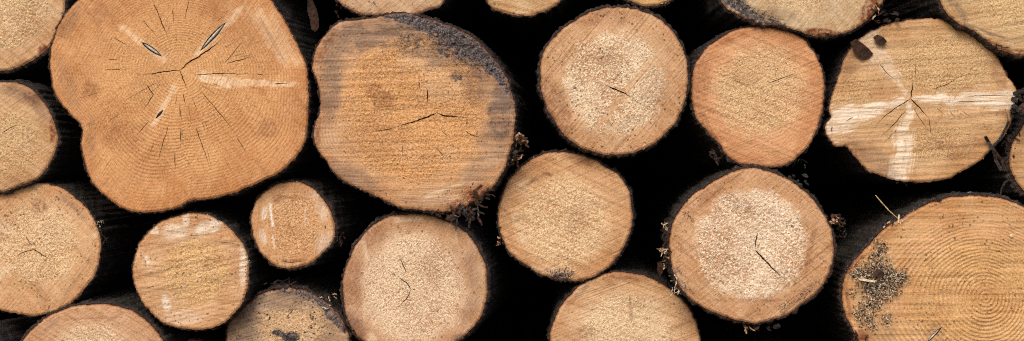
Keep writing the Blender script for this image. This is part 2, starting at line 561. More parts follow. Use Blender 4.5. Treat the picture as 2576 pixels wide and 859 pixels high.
def make_log(outline, pith, label, group=None, y0=0.0, bark=7.0, mat=None, core=None, feats=(), cracks=(), lenses=(),
             seed=1, axis=(0.05, 0.0), detail=2.6, relief=1.0, ring_relief=0.0, pitch=9.0, saw_ang=0.0, bark_rough=1.0,
             gaps=(), edge_chips=0, simple=False):
    rnd = random.Random(seed)
    k = depth_scale(y0) * S
    pith = np.array(pith, float)
    ox, oz = world_xz(pith[0], pith[1], y0)
    root = bpy.data.objects.new("log", None)
    root.empty_display_size = 0.05
    link(root)
    root.location = (ox, y0, oz)
    root["label"] = label
    root["category"] = "log"
    root["group"] = group or "logs in the stacked pile"
    out = spline(outline, max(detail, 3.2))
    # fine unevenness of the sawn edge
    dn = np.roll(out, -1, 0) - np.roll(out, 1, 0)
    dn /= np.linalg.norm(dn, axis=1)[:, None]
    nrm = np.stack([dn[:, 1], -dn[:, 0]], 1)
    area = 0.5 * np.sum(out[:, 0] * np.roll(out[:, 1], -1) - np.roll(out[:, 0], -1) * out[:, 1])
    if area < 0:
        nrm = -nrm
    jag = fbm(out[:, 0] / 14, out[:, 1] / 14, seed) * 1.9 + perlin(out[:, 0] / 45, out[:, 1] / 45, seed + 3) * 2.6
    out = out + nrm * jag[:, None]
    th_o = np.arctan2(out[:, 1] - pith[1], out[:, 0] - pith[0])
    R_o = np.hypot(out[:, 1] - pith[1], out[:, 0] - pith[0])
    so = np.argsort(th_o)
    ta, Ra = th_o[so], R_o[so]
    Rm = float(R_o.mean())
    ta = np.concatenate([ta - 2 * np.pi, ta, ta + 2 * np.pi]); Ra = np.tile(Ra, 3)
    if core is None:
        core = ('e', pith[0], pith[1], Rm * 0.62, Rm * 0.6, 0, 0.7, 0.3)
    sa, ca = math.sin(saw_ang), math.cos(saw_ang)

    def fields(P):
        X, Y = P[:, 0], P[:, 1]
        th = np.arctan2(Y - pith[1], X - pith[0])
        r = np.hypot(X - pith[0], Y - pith[1])
        R = np.interp(th, ta, Ra)
        u = np.clip(r / R, 0, 1.02)
        w = sstep(0.0, 0.9, u)
        ringv = Rm * (u * w + (r / Rm) * (1 - w))
        A = {"ring": ringv, "edge": (1 - u) * R, "theta": th}
        cm = feature(X, Y, core, seed)
        for kname in ("stain", "brown", "pale", "dirt", "char"):
            m = np.zeros(len(X))
            for i, ff in enumerate(feats):
                if ff[0] == kname:
                    m = np.maximum(m, feature(X, Y, ff[1:], seed + 7 * i))
            A[kname] = m
        for i, ff in enumerate(feats):
            if ff[0] == "core":
                cm = np.maximum(cm, feature(X, Y, ff[1:], seed + 7 * i))
            if ff[0] == "smooth":
                cm = cm * (1 - feature(X, Y, ff[1:], seed + 7 * i))
        cm = cm * (1 - 0.8 * A["pale"])
        A["core"] = cm
        # relief towards the camera, metres
        al = X * ca + Y * sa; ac = -X * sa + Y * ca
        d = perlin(X / 130, Y / 130, seed) * 0.0022
        d = d + perlin(al / 260, ac / 11, seed + 1) * 0.0007 + perlin(al / 160, ac / 26, seed + 2) * 0.0009
        d = d + cm * relief * (perlin(X / 6, Y / 6, seed + 4) * 0.00045 + perlin(al / 11, ac / 5.5, seed + 5) * 0.00045 + perlin(X / 40, Y / 40, seed + 9) * 0.0004 + 0.0003)
        d = d + perlin(X / 7, Y / 7, seed + 6) * 0.00030
        if ring_relief:
            d = d + np.sin(ringv * 2 * np.pi / pitch + perlin(X / 60, Y / 60, seed) * 1.6) * ring_relief * sstep(0.95, 0.6, u)
        d = d + A["pale"] * perlin(al / 120, ac / 9, seed + 8) * 0.0012
        d = d + A["char"] * (perlin(X / 16, Y / 16, seed + 40) * 0.0030 + perlin(X / 7, Y / 7, seed + 41) * 0.0016 - 0.001)
        d = d - sstep(7, 0, A["edge"]) * 0.0016
        A["disp"] = d
        return A

    def loc(P, y):
        return np.stack([(P[:, 0] - pith[0]) * k, y, (pith[1] - P[:, 1]) * k], 1)

    # ---- cut face (a CDT so that checks are real splits)
    lo = out.min(0); hi = out.max(0)
    h = detail
    ys = np.arange(lo[1], hi[1], h * 0.866)
    grid = []
    rs = np.random.RandomState(seed)
    for i, yy in enumerate(ys):
        xs = np.arange(lo[0] + (i % 2) * h * 0.5, hi[0], h)
        grid.append(np.stack([xs, np.full(len(xs), yy)], 1))
    grid = np.vstack(grid)
    grid += rs.uniform(-0.22, 0.22, grid.shape) * h
    th = np.arctan2(grid[:, 1] - pith[1], grid[:, 0] - pith[0])
    r = np.hypot(grid[:, 1] - pith[1], grid[:, 0] - pith[0])
    grid = grid[inside(out, grid) & (r < np.interp(th, ta, Ra) + 30)]
    dmin = np.full(len(grid), 1e9)
    polys = [crack_poly(c[0], c[1], rnd) for c in cracks] + [lens_poly(*l[:3]) for l in lenses]
    for pl in polys:
        b0 = pl.min(0) - 4; b1 = pl.max(0) + 4
        m = np.where((grid[:, 0] > b0[0]) & (grid[:, 0] < b1[0]) & (grid[:, 1] > b0[1]) & (grid[:, 1] < b1[1]))[0]
        for i in range(len(pl)):
            if len(m):
                d, _ = seg_dist(grid[m, 0], grid[m, 1], pl[i], pl[(i + 1) % len(pl)])
                dmin[m] = np.minimum(dmin[m], d)
    grid = grid[dmin > h * 0.4]
    pts = np.vstack([out] + polys + [grid])
    edges = [(i, (i + 1) % len(out)) for i in range(len(out))]
    o = len(out)
    for pl in polys:
        edges += [(o + i, o + (i + 1) % len(pl)) for i in range(len(pl))]
        o += len(pl)
    res = delaunay_2d_cdt([Vector((float(a), float(b))) for a, b in pts], edges, [], 1, 1e-4, False)
    V = np.array([(p[0], p[1]) for p in res[0]])
    F = np.array([tuple(x) for x in res[2] if len(x) == 3], dtype=np.int64)
    cen = V[F].mean(1)
    keep = inside(out, cen)
    for pl in polys:
        b0 = pl.min(0); b1 = pl.max(0)
        m = np.where((cen[:, 0] > b0[0]) & (cen[:, 0] < b1[0]) & (cen[:, 1] > b0[1]) & (cen[:, 1] < b1[1]))[0]
        if len(m):
            keep[m[inside(pl, cen[m])]] = False
    F = F[keep]
    # orient towards the camera (-Y)
    ar = (V[F[:, 1], 0] - V[F[:, 0], 0]) * (V[F[:, 2], 1] - V[F[:, 0], 1]) - (V[F[:, 2], 0] - V[F[:, 0], 0]) * (V[F[:, 1], 1] - V[F[:, 0], 1])
    F[ar > 0] = F[ar > 0][:, ::-1]
    A = fields(V)
    disp = A.pop("disp")
    co = loc(V, -disp)
    # outer lip of wood going back under the bark
    Ao = fields(out); n0 = len(co)
    lipA = loc(out, -Ao["disp"]); lipB = loc(out - nrm * 0.3, np.full(len(out), 0.014))
    no = len(out)
    lip = []
    for i in range(no):
        j = (i + 1) % no
        lip.append((n0 + i, n0 + j, n0 + no + j)); lip.append((n0 + i, n0 + no + j, n0 + no + i))
    co = np.vstack([co, lipA, lipB])
    F = np.vstack([F, np.array(lip)])
    at = {kk: np.concatenate([A[kk], Ao[kk], Ao[kk]]) for kk in A}
    face = mesh_obj("cut_face", co, F, mat, root, True, at)
    # ---- cracks: walls going down into the wood
    for pl, spec in zip(polys, list(cracks) + [None] * len(lenses)):
        m = len(pl)
        top = loc(pl, -fields(pl)["disp"] + 0.0001)
        if spec is not None:
            dep = 0.004 + spec[1] * 0.0035
            cl = (pl + pl[::-1]) * 0.5
            low = loc(cl * 0.6 + pl * 0.4, np.full(m, dep))
            mm, nm = M_CRACK, "crack"
        else:
            low = loc(pl, np.full(m, 0.006)); mm, nm = M_KNOTDARK, "knot_socket"
        f = [(i, (i + 1) % m, m + (i + 1) % m, m + i) for i in range(m)]
        f.append(tuple(range(m, 2 * m)))
        mesh_obj(nm, np.vstack([top, low]), f, mm, face, False)
    for l in lenses:
        inner = lens_poly(l[0], l[1], l[2])
        cc = inner.mean(0)
        inner = cc + (inner - cc) * np.array([0.84, 0.84]); 
        d = np.array(l[1]) - np.array(l[0]); nr = np.array([-d[1], d[0]]) / np.linalg.norm(d)
        pr = ((inner - cc) @ nr)
        inner = inner - nr * (pr * 0.34)[:, None]
        m = len(inner)
        v = np.vstack([loc(inner, np.full(m, 0.0014)), loc(cc + (inner - cc) * 0.5, np.full(m, -0.0004)), loc(inner, np.full(m, 0.006))])
        f = [(i, (i + 1) % m, m + (i + 1) % m, m + i) for i in range(m)] + [tuple(range(m, 2 * m))]
        f += [((i + 1) % m, i, 2 * m + i, 2 * m + (i + 1) % m) for i in range(m)]
        mesh_obj("knot", v, f, M_KNOTDARK if (len(l) > 3 and l[3]) else M_KNOT, face, True)
    # ---- bark sleeve
    bo = spline(outline, 4.0)
    dn = np.roll(bo, -1, 0) - np.roll(bo, 1, 0)
    dn /= np.linalg.norm(dn, axis=1)[:, None]
    bn = np.stack([dn[:, 1], -dn[:, 0]], 1) * (1 if area > 0 else -1)
    m = len(bo)
    jag = fbm(bo[:, 0] / 14, bo[:, 1] / 14, seed) * 1.9 + perlin(bo[:, 0] / 45, bo[:, 1] / 45, seed + 3) * 2.6
    bo = bo + bn * jag[:, None]
    tk = 0.8 * bark * (0.85 + 0.55 * fbm(bo[:, 0] / 34, bo[:, 1] / 34, seed + 11)) + perlin(bo[:, 0] / 9, bo[:, 1] / 9, seed + 12) * 4.2 * bark_rough
    for gp in gaps:
        tk = tk * (1 - feature(bo[:, 0], bo[:, 1], gp, seed))
    tk = np.maximum(tk, 1.0)
    sm = tk.copy()
    arc = np.arange(m) * 5.0
    rowsP = [(bo - bn * 1.2, np.full(m, 0.0075)), (bo + bn * 0.3, 0.0018 + 0.0012 * perlin(bo[:, 0] / 8, bo[:, 1] / 8, seed + 14)),
             (bo + bn * (tk * 0.8)[:, None], 0.0030 + 0.0022 * perlin(bo[:, 0] / 11, bo[:, 1] / 11, seed + 15))]
    rim = [1.0, 1.0, 0.45]
    cenb = bo.mean(0)
    for yy in ROWS:
        a = yy / S
        plate = np.abs(fbm(bo[:, 0] / 24 + a / 60, bo[:, 1] / 24 + a / 75, seed + 20, 3))
        fine = perlin(bo[:, 0] / 8 + a / 9, bo[:, 1] / 8 - a / 11, seed + 21)
        e = tk + (plate * 8.0 * bark_rough * min(1, 0.2 + yy / 0.05) + fine * 1.5 * bark_rough)
        e = np.maximum(e, 1.0)
        q = bo + bn * e[:, None]
        # slow drift of the stem
        q = cenb + (q - cenb) * (1 + 0.012 * math.sin(yy * 3 + seed)) 
        q = q + np.array([axis[0] * a, -axis[1] * a])
        rowsP.append((q, np.full(m, yy)))
        rim.append(0.0)
    v = np.vstack([loc(q, y) for q, y in rowsP])
    f = []
    R_ = len(rowsP)
    ii = np.arange(m); jj = (ii + 1) % m
    for i in range(R_ - 1):
        f.append(np.stack([i * m + ii, (i + 1) * m + ii, (i + 1) * m + jj, i * m + jj], 1))
    f = np.vstack(f)
    if area < 0:
        f = f[:, ::-1]
    n1 = len(v)
    endc = loc((cenb + np.array([axis[0], -axis[1]]) * ROWS[-1] / S)[None], np.array([ROWS[-1]]))
    # far end cap as quads (degenerate-free fan of quads on pairs)
    inner_r = v[(R_ - 1) * m:R_ * m]
    capc = endc[0]
    capring = capc + (inner_r - capc) * 0.02
    v = np.vstack([v, capring])
    f = np.vstack([f, np.stack([(R_ - 1) * m + ii, n1 + ii, n1 + jj, (R_ - 1) * m + jj], 1)])
    bk = mesh_obj("bark", v, f, M_BARK, root, True, {"rim": np.concatenate([np.repeat(rim, m), np.zeros(m)])})
    # bits of sawdust clinging along the edge
    if edge_chips:
        P = []
        for _ in range(edge_chips):
            i = rnd.randrange(len(out))
            q = out[i] - nrm[i] * rnd.uniform(-2, 26) ** 1.0
            P.append(q)
        P = np.array(P)
        Ad = fields(P)["disp"]
        ch = crumbs("sawdust", loc(P, -Ad - 0.0003), 0.7, 1.7, M_CHIP, face)
        ch["kind"] = "stuff"
    return root, loc, fields


def circ(cx, cy, r, n=14, j=0.04, seed=0, sx=1.0, sy=1.0):
    rr = random.Random(seed)
    return [(cx + math.cos(2 * math.pi * i / n) * r * sx * (1 + rr.uniform(-j, j)), cy + math.sin(2 * math.pi * i / n) * r * sy * (1 + rr.uniform(-j, j))) for i in range(n)]

# ---------------------------------------------------------------- the logs in view
LOG = {}


def wm(seed, sap, core, **kw):
    return wood_mat(sap, core, seed=seed, **kw)


# ---- large lobed orange log
rA = random.Random(11)
A_OUT = t(1, (395, 0), (340, 60), (285, 150), (252, 250), (247, 340), (265, 440), (310, 530), (370, 590), (412, 635), (408, 720), (420, 800)) \
    + t(5, (440, 8), (490, 90), (560, 155), (640, 195), (720, 210), (810, 205), (900, 180), (965, 150), (1040, 145), (1140, 125)) \
    + [(750, 538)] + t(2, (130, 859), (200, 790), (250, 690), (262, 560), (265, 430), (250, 330), (215, 240), (170, 150), (110, 50), (75, 0)) \
    + [(750, -45), (650, -95), (500, -112), (350, -85), (275, -40)]
A_P = t(1, (905, 355))
A_CR = [(t(1, (905, 355), (940, 320), (1000, 285), (1065, 240), (1135, 180)), 4.2), (t(1, (905, 355), (850, 358), (780, 370), (690, 380)), 3.2),
        (t(1, (905, 357), (925, 410), (945, 455)), 3.0), (t(1, (980, 378), (1100, 370), (1200, 372), (1288, 378)), 2.6),
        (t(1, (1140, 322), (1288, 280)), 2.2), (t(1, (740, 430), (772, 475), (745, 520), (712, 570)), 2.6), (t(1, (775, 20), (820, 130), (858, 215)), 2.6),
        (t(1, (718, 100), (795, 190)), 2.0), (t(1, (950, 0), (938, 60), (930, 112)), 2.2), (t(1, (868, 50), (874, 120)), 2.0),
        (t(1, (545, 300), (600, 297)), 2.0), (t(1, (530, 350), (650, 347)), 2.0), (t(1, (570, 190), (660, 240)), 1.8),
        (t(1, (908, 550), (912, 610)), 2.2), (t(1, (910, 650), (910, 745)), 2.4), (t(1, (850, 630), (815, 740), (790, 830)), 2.2),
        (t(1, (985, 640), (1060, 850)), 2.2), (t(1, (1010, 460), (1130, 600), (1200, 690)), 2.0), (t(1, (1190, 690), (1240, 770)), 2.0),
        (t(1, (920, 470), (935, 530)), 2.2), (t(1, (750, 610), (690, 680)), 2.0), (t(1, (1130, 320), (1230, 200)), 2.0),
        (t(1, (880, 770), (880, 850)), 2.0), (t(2, (90, 422), (170, 418)), 3.0), (t(2, (0, 372), (40, 378)), 2.6)]
for i in range(34):
    a = rA.uniform(0, 2 * math.pi)
    if 0.9 < a < 2.6 or a > 3.4 or rA.random() < 0.4:
        Rr = 330
        r0 = rA.uniform(0.18, 0.75) * Rr; r1 = r0 + rA.uniform(18, 62)
        A_CR.append(([(A_P[0] + math.cos(a + (r - r0) * 0.0004) * r, A_P[1] + math.sin(a) * r) for r in np.linspace(r0, r1, 4)], rA.uniform(0.8, 1.2)))
A_CR = [c for c in A_CR if all(p[1] > -90 for p in c[0])]
LOG['A'] = make_log(
    A_OUT, A_P, "very large lobed orange log with three knot streaks and many fine radial checks", seed=11, y0=-0.012, bark=9, axis=(0.10, 0.02),
    mat=wm(11, (212, 152, 98), (214, 158, 100), pitch=8.5, ring=0.55, saw=0.35, ray=0.5, pale=(236, 206, 170), saw_ang=math.radians(-58), speck=0.25, rough_c=0.55),
    core=('e', 520, 260, 260, 250, 0, 0.75, 0.4), relief=0.55, pitch=8.5, saw_ang=math.radians(58), ring_relief=0.00022,
    feats=[('pale', 'l', t(1, (600, 130)), t(1, (850, 315)), 16, 26, 0.75), ('pale', 'l', t(1, (975, 285)), t(1, (1240, 20)), 20, 16, 0.75),
           ('pale', 'l', t(1, (1000, 385)), t(1, (1180, 420)), 24, 32, 1.0), ('pale', 'l', t(1, (1120, 415)), t(2, (230, 425)), 26, 12, 0.75),
           ('pale', 'l', t(1, (885, 425)), t(1, (760, 650)), 24, 14, 0.7),
           ('pale', 'l', t(2, (5, 40)), t(2, (170, 350)), 26, 34, 0.5), ('pale', 'l', t(2, (70, 70)), t(2, (225, 350)), 18, 26, 0.4),
           ('pale', 'l', t(2, (-60, 10)), t(2, (90, 260)), 12, 16, 0.35),
           ('stain', 'l', t(2, (20, 90)), t(2, (150, 330)), 8, 8, 0.4), ('stain', 'e', 200, 250, 22, 90, -20, 0.22),
           ('stain', 'e', 268, 400, 14, 60, 0, 0.25), ('stain', 'e', 205, 60, 20, 60, 30, 0.3),
           ('brown', 'e', 268, 262, 30, 30, 0, 0.5), ('brown', 'e', 360, 400, 60, 45, 0, 0.3), ('brown', 'e', 300, 40, 40, 30, 0, 0.35),
           ('brown', 'e', 785, 378, 30, 25, 0, 0.4), ('brown', 'e', 620, 20, 60, 40, 0, 0.25), ('brown', 'e', 700, 90, 70, 60, 0, 0.25), ('dirt', 'l', (172, 120), (170, 280), 30, 30, 0.35),
           ('smooth', 'e', 430, 560, 200, 60, 0, 0.9), ('smooth', 'e', 200, 220, 60, 160, 0, 0.9)],
    cracks=A_CR, lenses=[(t(1, (712, 212)), t(1, (815, 285)), 14), (t(1, (1005, 258)), t(1, (1137, 110)), 15), (t(1, (783, 598)), t(1, (822, 552)), 8, True)],
    edge_chips=260)

# ---- large grey-topped log beside it
B_OUT = t(2, (290, 290), (285, 350), (315, 440), (325, 530), (300, 620), (290, 680), (310, 750), (360, 820)) \
    + t(6, (385, 0), (440, 50), (540, 100), (650, 150), (740, 188), (840, 200), (940, 205), (1040, 188), (1130, 130), (1200, 70), (1245, 0)) \
    + [t(2, (1278, 760))] + [(1508, 373), (1509, 314)] + t(2, (1262, 400), (1215, 320), (1140, 230), (1050, 165), (930, 115), (830, 85), (730, 65), (650, 75), (560, 95), (470, 102), (400, 125), (340, 190), (305, 245))
LOG['B'] = make_log(
    B_OUT, t(2, (912, 565)), "large log with a charcoal grey weathered upper edge and bark shreds below", seed=22, y0=-0.01, bark=8, axis=(0.085, 0.0),
    mat=wm(22, (204, 158, 116), (214, 154, 94), ray=0.2, pitch=7.5, ring=0.45, saw=0.4, saw_ang=math.radians(2), speck=0.6, rough_c=1.0),
    core=('e', 1210, 320, 215, 220, 0, 0.95, 0.22), relief=1.0, pitch=7.5, saw_ang=math.radians(-2),
    feats=[('char', 'l', (1130, 42), (1240, 58), 24, 60, 1.0, 1), ('char', 'l', (1240, 62), (1355, 112), 64, 92, 1.0, 1), ('char', 'l', (1355, 112), (1440, 185), 92, 66, 1.0, 1), ('char', 'l', (1440, 185), (1492, 270), 60, 20, 0.9, 1), ('stain', 'e', 1300, 130, 190, 66, 28, 0.75), ('stain', 'e', 1420, 240, 60, 70, 40, 0.5), ('char', 'e', 1205, 122, 42, 24, 20, 0.45), ('char', 'e', 1320, 150, 60, 30, 30, 0.5), ('char', 'e', 1337, 226, 20, 16, 0, 0.5), ('stain', 'e', 1330, 85, 190, 48, 31, 0.6, 0.3), ('stain', 'e', 1180, 62, 70, 26, 5, 0.85), ('stain', 'e', 1440, 190, 70, 28, 55, 0.95), ('stain', 'e', 1340, 140, 90, 28, 30, 0.6),
           ('stain', 'e', 1070, 105, 120, 46, -8, 0.75), ('stain', 'e', 1200, 125, 80, 40, 10, 0.5), ('stain', 'e', 968, 250, 34, 120, 4, 0.62), ('stain', 'e', 1470, 320, 38, 110, 5, 0.85), ('stain', 'e', 1450, 420, 50, 50, 0, 0.42), ('stain', 'e', 1030, 520, 90, 32, 30, 0.5), ('stain', 'e', 1400, 500, 60, 30, -40, 0.35), ('stain', 'l', (1180, 595), (1330, 585), 30, 30, 0.3), ('pale', 'e', 1240, 180, 70, 40, 10, 0.3),
           ('dirt', 'e', 1350, 130, 170, 60, 30, 0.75), ('dirt', 'e', 1210, 130, 60, 40, 0, 0.6), ('dirt', 'e', 1340, 230, 26, 26, 0, 0.55), ('dirt', 'e', 1376, 330, 14, 50, 0, 0.5),
           ('dirt', 'e', 970, 250, 40, 110, 0, 0.3), ('dirt', 'e', 1020, 530, 60, 30, 30, 0.45), ('dirt', 'e', 1330, 580, 60, 30, -20, 0.6),
           ('brown', 'e', 1125, 292, 30, 28, 0, 0.45), ('brown', 'e', 1095, 268, 24, 24, 0, 0.5), ('brown', 'l', (925, 190), (985, 80), 34, 24, 0.6), ('brown', 'e', 1395, 570, 44, 26, -35, 0.95), ('brown', 'e', 1345, 600, 40, 16, -10, 0.8),
           ('brown', 'e', 1100, 400, 90, 60, 0, 0.25), ('brown', 'e', 1390, 250, 30, 60, 0, 0.3), ('brown', 'e', 932, 385, 9, 40, 0, 0.7),
           ('pale', 'l', (1240, 580), (1370, 530), 12, 12, 0.7), ('pale', 'l', (1420, 470), (1490, 440), 50, 40, 0.3), ('pale', 'e', 1300, 250, 60, 50, 0, 0.25),
           ('core', 'e', 1270, 190, 130, 90, 20, 1.0)],
    cracks=[(t(2, (912, 565), (880, 582), (800, 612), (690, 645)), 4.0), (t(2, (690, 645), (640, 656), (560, 668)), 2.2), (t(2, (912, 568), (955, 585), (1062, 592)), 4.2),
            (t(2, (864, 452), (863, 525)), 3.4), (t(2, (821, 410), (822, 447)), 3.2), (t(2, (912, 745), (950, 800)), 2.2), (t(2, (1055, 660), (1085, 680), (1130, 692)), 2.4),
            (t(2, (930, 655), (980, 700)), 1.8), (t(2, (1062, 590), (1060, 650)), 1.8), (t(2, (735, 725), (740, 790)), 1.6)],
    edge_chips=160)

# ---- middle, upper right: round log with a pale fuzzy heart
C_OUT = t(3, (560, 38), (430, 50), (330, 95), (240, 160), (172, 240), (147, 320), (147, 420), (167, 520), (207, 600), (272, 690), (360, 745), (470, 775), (580, 775), (690, 735), (780, 665), (845, 580), (880, 470), (885, 370), (873, 280), (830, 190), (760, 110), (670, 60))
LOG['C'] = make_log(
    C_OUT, t(3, (560, 455)), "round log with fuzzy cream heart, one short crack and a pale diagonal saw streak", seed=33, y0=0.0, bark=7, axis=(0.03, 0.0),
    mat=wm(33, (208, 160, 114), (230, 198, 158), pitch=7, ring=0.2, saw=0.75, saw_ang=math.radians(-50), speck=0.8),
    core=('e', *t(3, (520, 420)), 142, 150, 0, 1.0, 0.13), relief=1.25, saw_ang=math.radians(50),
    feats=[('smooth', 'l', t(3, (380, 700)), t(3, (800, 190)), 20, 22, 0.9, 1), ('pale', 'l', t(3, (590, 440)), t(3, (790, 210)), 9, 9, 0.45), ('pale', 'l', t(3, (400, 690)), t(3, (530, 510)), 12, 12, 0.25), ('pale', 'e', *t(3, (500, 650)), 22, 15, -30, 0.7),
           ('brown', 'e', *t(3, (720, 430)), 40, 70, 20, 0.28), ('brown', 'e', *t(3, (215, 540)), 40, 90, -25, 0.55), ('brown', 'e', *t(3, (430, 75)), 60, 24, -20, 0.4), ('brown', 'e', *t(3, (600, 610)), 40, 20, -30, 0.25), ('brown', 'e', *t(3, (490, 90)), 50, 20, 0, 0.25), ('brown', 'e', *t(3, (470, 290)), 45, 22, 0, 0.2),
           ('dirt', 'e', *t(3, (470, 725)), 60, 22, 0, 0.55), ('dirt', 'e', *t(3, (210, 220)), 30, 30, 0, 0.4)],
    cracks=[(t(3, (485, 435), (520, 450), (560, 465), (612, 500)), 4.2), (t(3, (612, 500), (640, 520)), 2.2), (t(3, (215, 480), (285, 445)), 1.6)], edge_chips=110)

# ---- pear shaped orange log
D_OUT = t(3, (1285, 135), (1190, 137), (1090, 167), (990, 232), (932, 310), (907, 400), (907, 500), (932, 600), (990, 668), (1040, 720), (1082, 780), (1160, 828)) \
    + t(4, (0, 840), (100, 825), (170, 770), (230, 690), (265, 590), (283, 500), (285, 430), (270, 350), (235, 270), (180, 200), (100, 160))
LOG['D'] = make_log(
    D_OUT, (2235, 262), "smooth orange log narrowing to its lower left, one hairline crack right of centre", seed=44, y0=0.012, bark=8, axis=(-0.03, -0.02),
    mat=wm(44, (212, 152, 104), (218, 176, 126), ray=0.2, pitch=8, ring=0.3, saw=0.6, saw_ang=math.radians(-22), speck=0.35),
    core=('e', 2225, 265, 128, 128, 0, 0.95, 0.25), relief=0.8, saw_ang=math.radians(22),
    feats=[('brown', 'l', (2045, 330), (2110, 420), 26, 16, 0.5), ('brown', 'e', 2055, 240, 26, 90, 8, 0.35), ('brown', 'l', (2080, 140), (2200, 90), 26, 16, 0.35), ('brown', 'e', 2185, 235, 40, 25, 0, 0.25), ('pale', 'l', (2110, 150), (2230, 100), 10, 10, 0.3), ('dirt', 'e', 2130, 240, 30, 40, 0, 0.25)],
    cracks=[(t(4, (0, 418), (60, 400), (135, 370)), 2.4)], edge_chips=90)

# ---- yellowish log with white knot rays
E_OUT = t(4, (690, 105), (780, 95), (870, 100), (960, 125), (1050, 170), (1110, 220), (1160, 290), (1200, 370), (1250, 450), (1262, 490), (1225, 550), (1222, 620), (1182, 690), (1120, 760), (1050, 820)) \
    + [(2820, 500)] + t(8, (900, 40), (760, 60), (620, 45)) + [(2564, 508)] + t(4, (500, 859), (450, 800), (395, 738), (345, 738), (305, 697), (288, 635), (318, 590), (308, 545), (330, 460), (360, 370), (395, 280), (470, 190), (560, 138))
LOG['E'] = make_log(
    E_OUT, t(4, (718, 495)), "yellowish log with four white knot rays spreading from a star crack", seed=55, y0=0.02, bark=6, axis=(-0.01, 0.0),
    mat=wm(55, (206, 162, 114), (208, 166, 114), pitch=7, ring=0.2, saw=0.36, pale=(240, 222, 200), saw_ang=math.radians(4), speck=0.35),
    core=('e', *t(4, (880, 330)), 140, 90, 0, 0.9, 0.3), relief=1.1, saw_ang=math.radians(-4),
    feats=[('core', 'e', *t(4, (860, 720)), 95, 50, 0, 1.0), ('core', 'e', *t(4, (430, 460)), 60, 50, 0, 0.6),
           ('pale', 'l', t(4, (735, 497)), t(4, (1300, 514)), 16, 62, 1.0, 1), ('pale', 'l', t(4, (680, 505)), t(4, (250, 640)), 18, 92, 1.0, 1), ('pale', 'l', t(4, (720, 530)), t(4, (645, 940)), 14, 90, 0.9, 1), ('pale', 'l', t(4, (700, 470)), t(4, (490, 190)), 10, 74, 0.5, 1),
           ('brown', 'e', *t(4, (430, 740)), 40, 26, 40, 0.5), ('stain', 'e', *t(4, (540, 800)), 70, 36, 40, 0.4), ('brown', 'e', *t(4, (1160, 380)), 20, 50, -20, 0.4), ('brown', 'e', *t(4, (1000, 750)), 60, 30, -30, 0.35), ('brown', 'e', *t(4, (860, 730)), 50, 14, 0, 0.45),
           ('dirt', 'e', *t(4, (1100, 640)), 40, 24, 0, 0.35), ('stain', 'e', *t(4, (420, 300)), 30, 60, 30, 0.3)],
    cracks=[(t(4, (718, 495), (726, 450), (730, 405)), 3.6), (t(4, (718, 497), (760, 540), (808, 592)), 3.8), (t(4, (808, 592), (820, 670), (835, 700)), 1.8), (t(4, (716, 498), (640, 545), (580, 590), (535, 645)), 2.8),
            (t(4, (690, 560), (630, 630), (570, 688)), 2.4), (t(4, (830, 450), (900, 425), (975, 380)), 2.2), (t(4, (735, 545), (765, 600), (800, 650)), 1.6), (t(4, (650, 650), (585, 720)), 1.8), (t(4, (560, 320), (600, 370), (650, 410)), 1.8),
            (t(4, (745, 325), (742, 400)), 1.8), (t(4, (430, 590), (390, 612)), 2.2), (t(4, (950, 512), (1200, 508)), 1.8), (t(4, (985, 484), (1240, 480)), 2.0), (t(4, (910, 555), (940, 595)), 1.8), (t(4, (850, 545), (890, 580)), 1.6), (t(4, (980, 560), (1020, 590)), 1.5)],
    edge_chips=90)

# ---- logs cut by the upper edge
LOG['T1'] = make_log(
    [(985, -8)] + t(2, (450, 35), (530, 70), (640, 82), (720, 84), (800, 70), (880, 45), (940, 10)) + [(1325, -70), (1325, -170), (1270, -260), (1160, -300), (1040, -270), (975, -200), (962, -100)],
    (1145, -120), "pale sawn log peeking over the grey-topped log at the upper edge", seed=61, y0=0.05, bark=8, axis=(0.05, 0.02),
    mat=wm(61, (206, 168, 128), (212, 178, 136), ring=0.15, saw=0.6, saw_ang=math.radians(-40), speck=0.6), saw_ang=math.radians(40), feats=[('dirt', 'e', 1130, 30, 100, 20, 0, 0.35), ('brown', 'e', 1250, 30, 40, 14, 0, 0.4)], edge_chips=40)
LOG['T2'] = make_log(
    t(2, (1155, -10), (1200, 45)) + t(3, (0, 72), (60, 80), (130, 70), (200, 40), (250, 0)) + [(1677, -60), (1680, -130), (1640, -200), (1560, -238), (1470, -225), (1410, -165), (1395, -80)],
    (1538, -95), "pale log end showing only its lower rim, right of the grey-topped log's crest", seed=62, y0=0.06, bark=8, axis=(0.08, 0.03),
    mat=wm(62, (212, 172, 124), (214, 176, 128), ring=0.15, saw=0.5, saw_ang=math.radians(-15), speck=0.6), saw_ang=math.radians(15), edge_chips=40)
LOG['T3'] = make_log(
    [(1825, -12), (1862, 10), (1905, 18), (1950, 8), (1990, -25), (2020, -90), (2005, -160), (1960, -215), (1890, -235), (1820, -210), (1780, -150), (1778, -75)],
    (1900, -110), "smallest sliver of a yellow log end at the upper edge above the round cream-hearted log", seed=63, y0=0.07, bark=8, axis=(0.02, 0.02),
    mat=wm(63, (214, 170, 112), (214, 172, 116), ring=0.2, saw=0.4, speck=0.3), edge_chips=30)
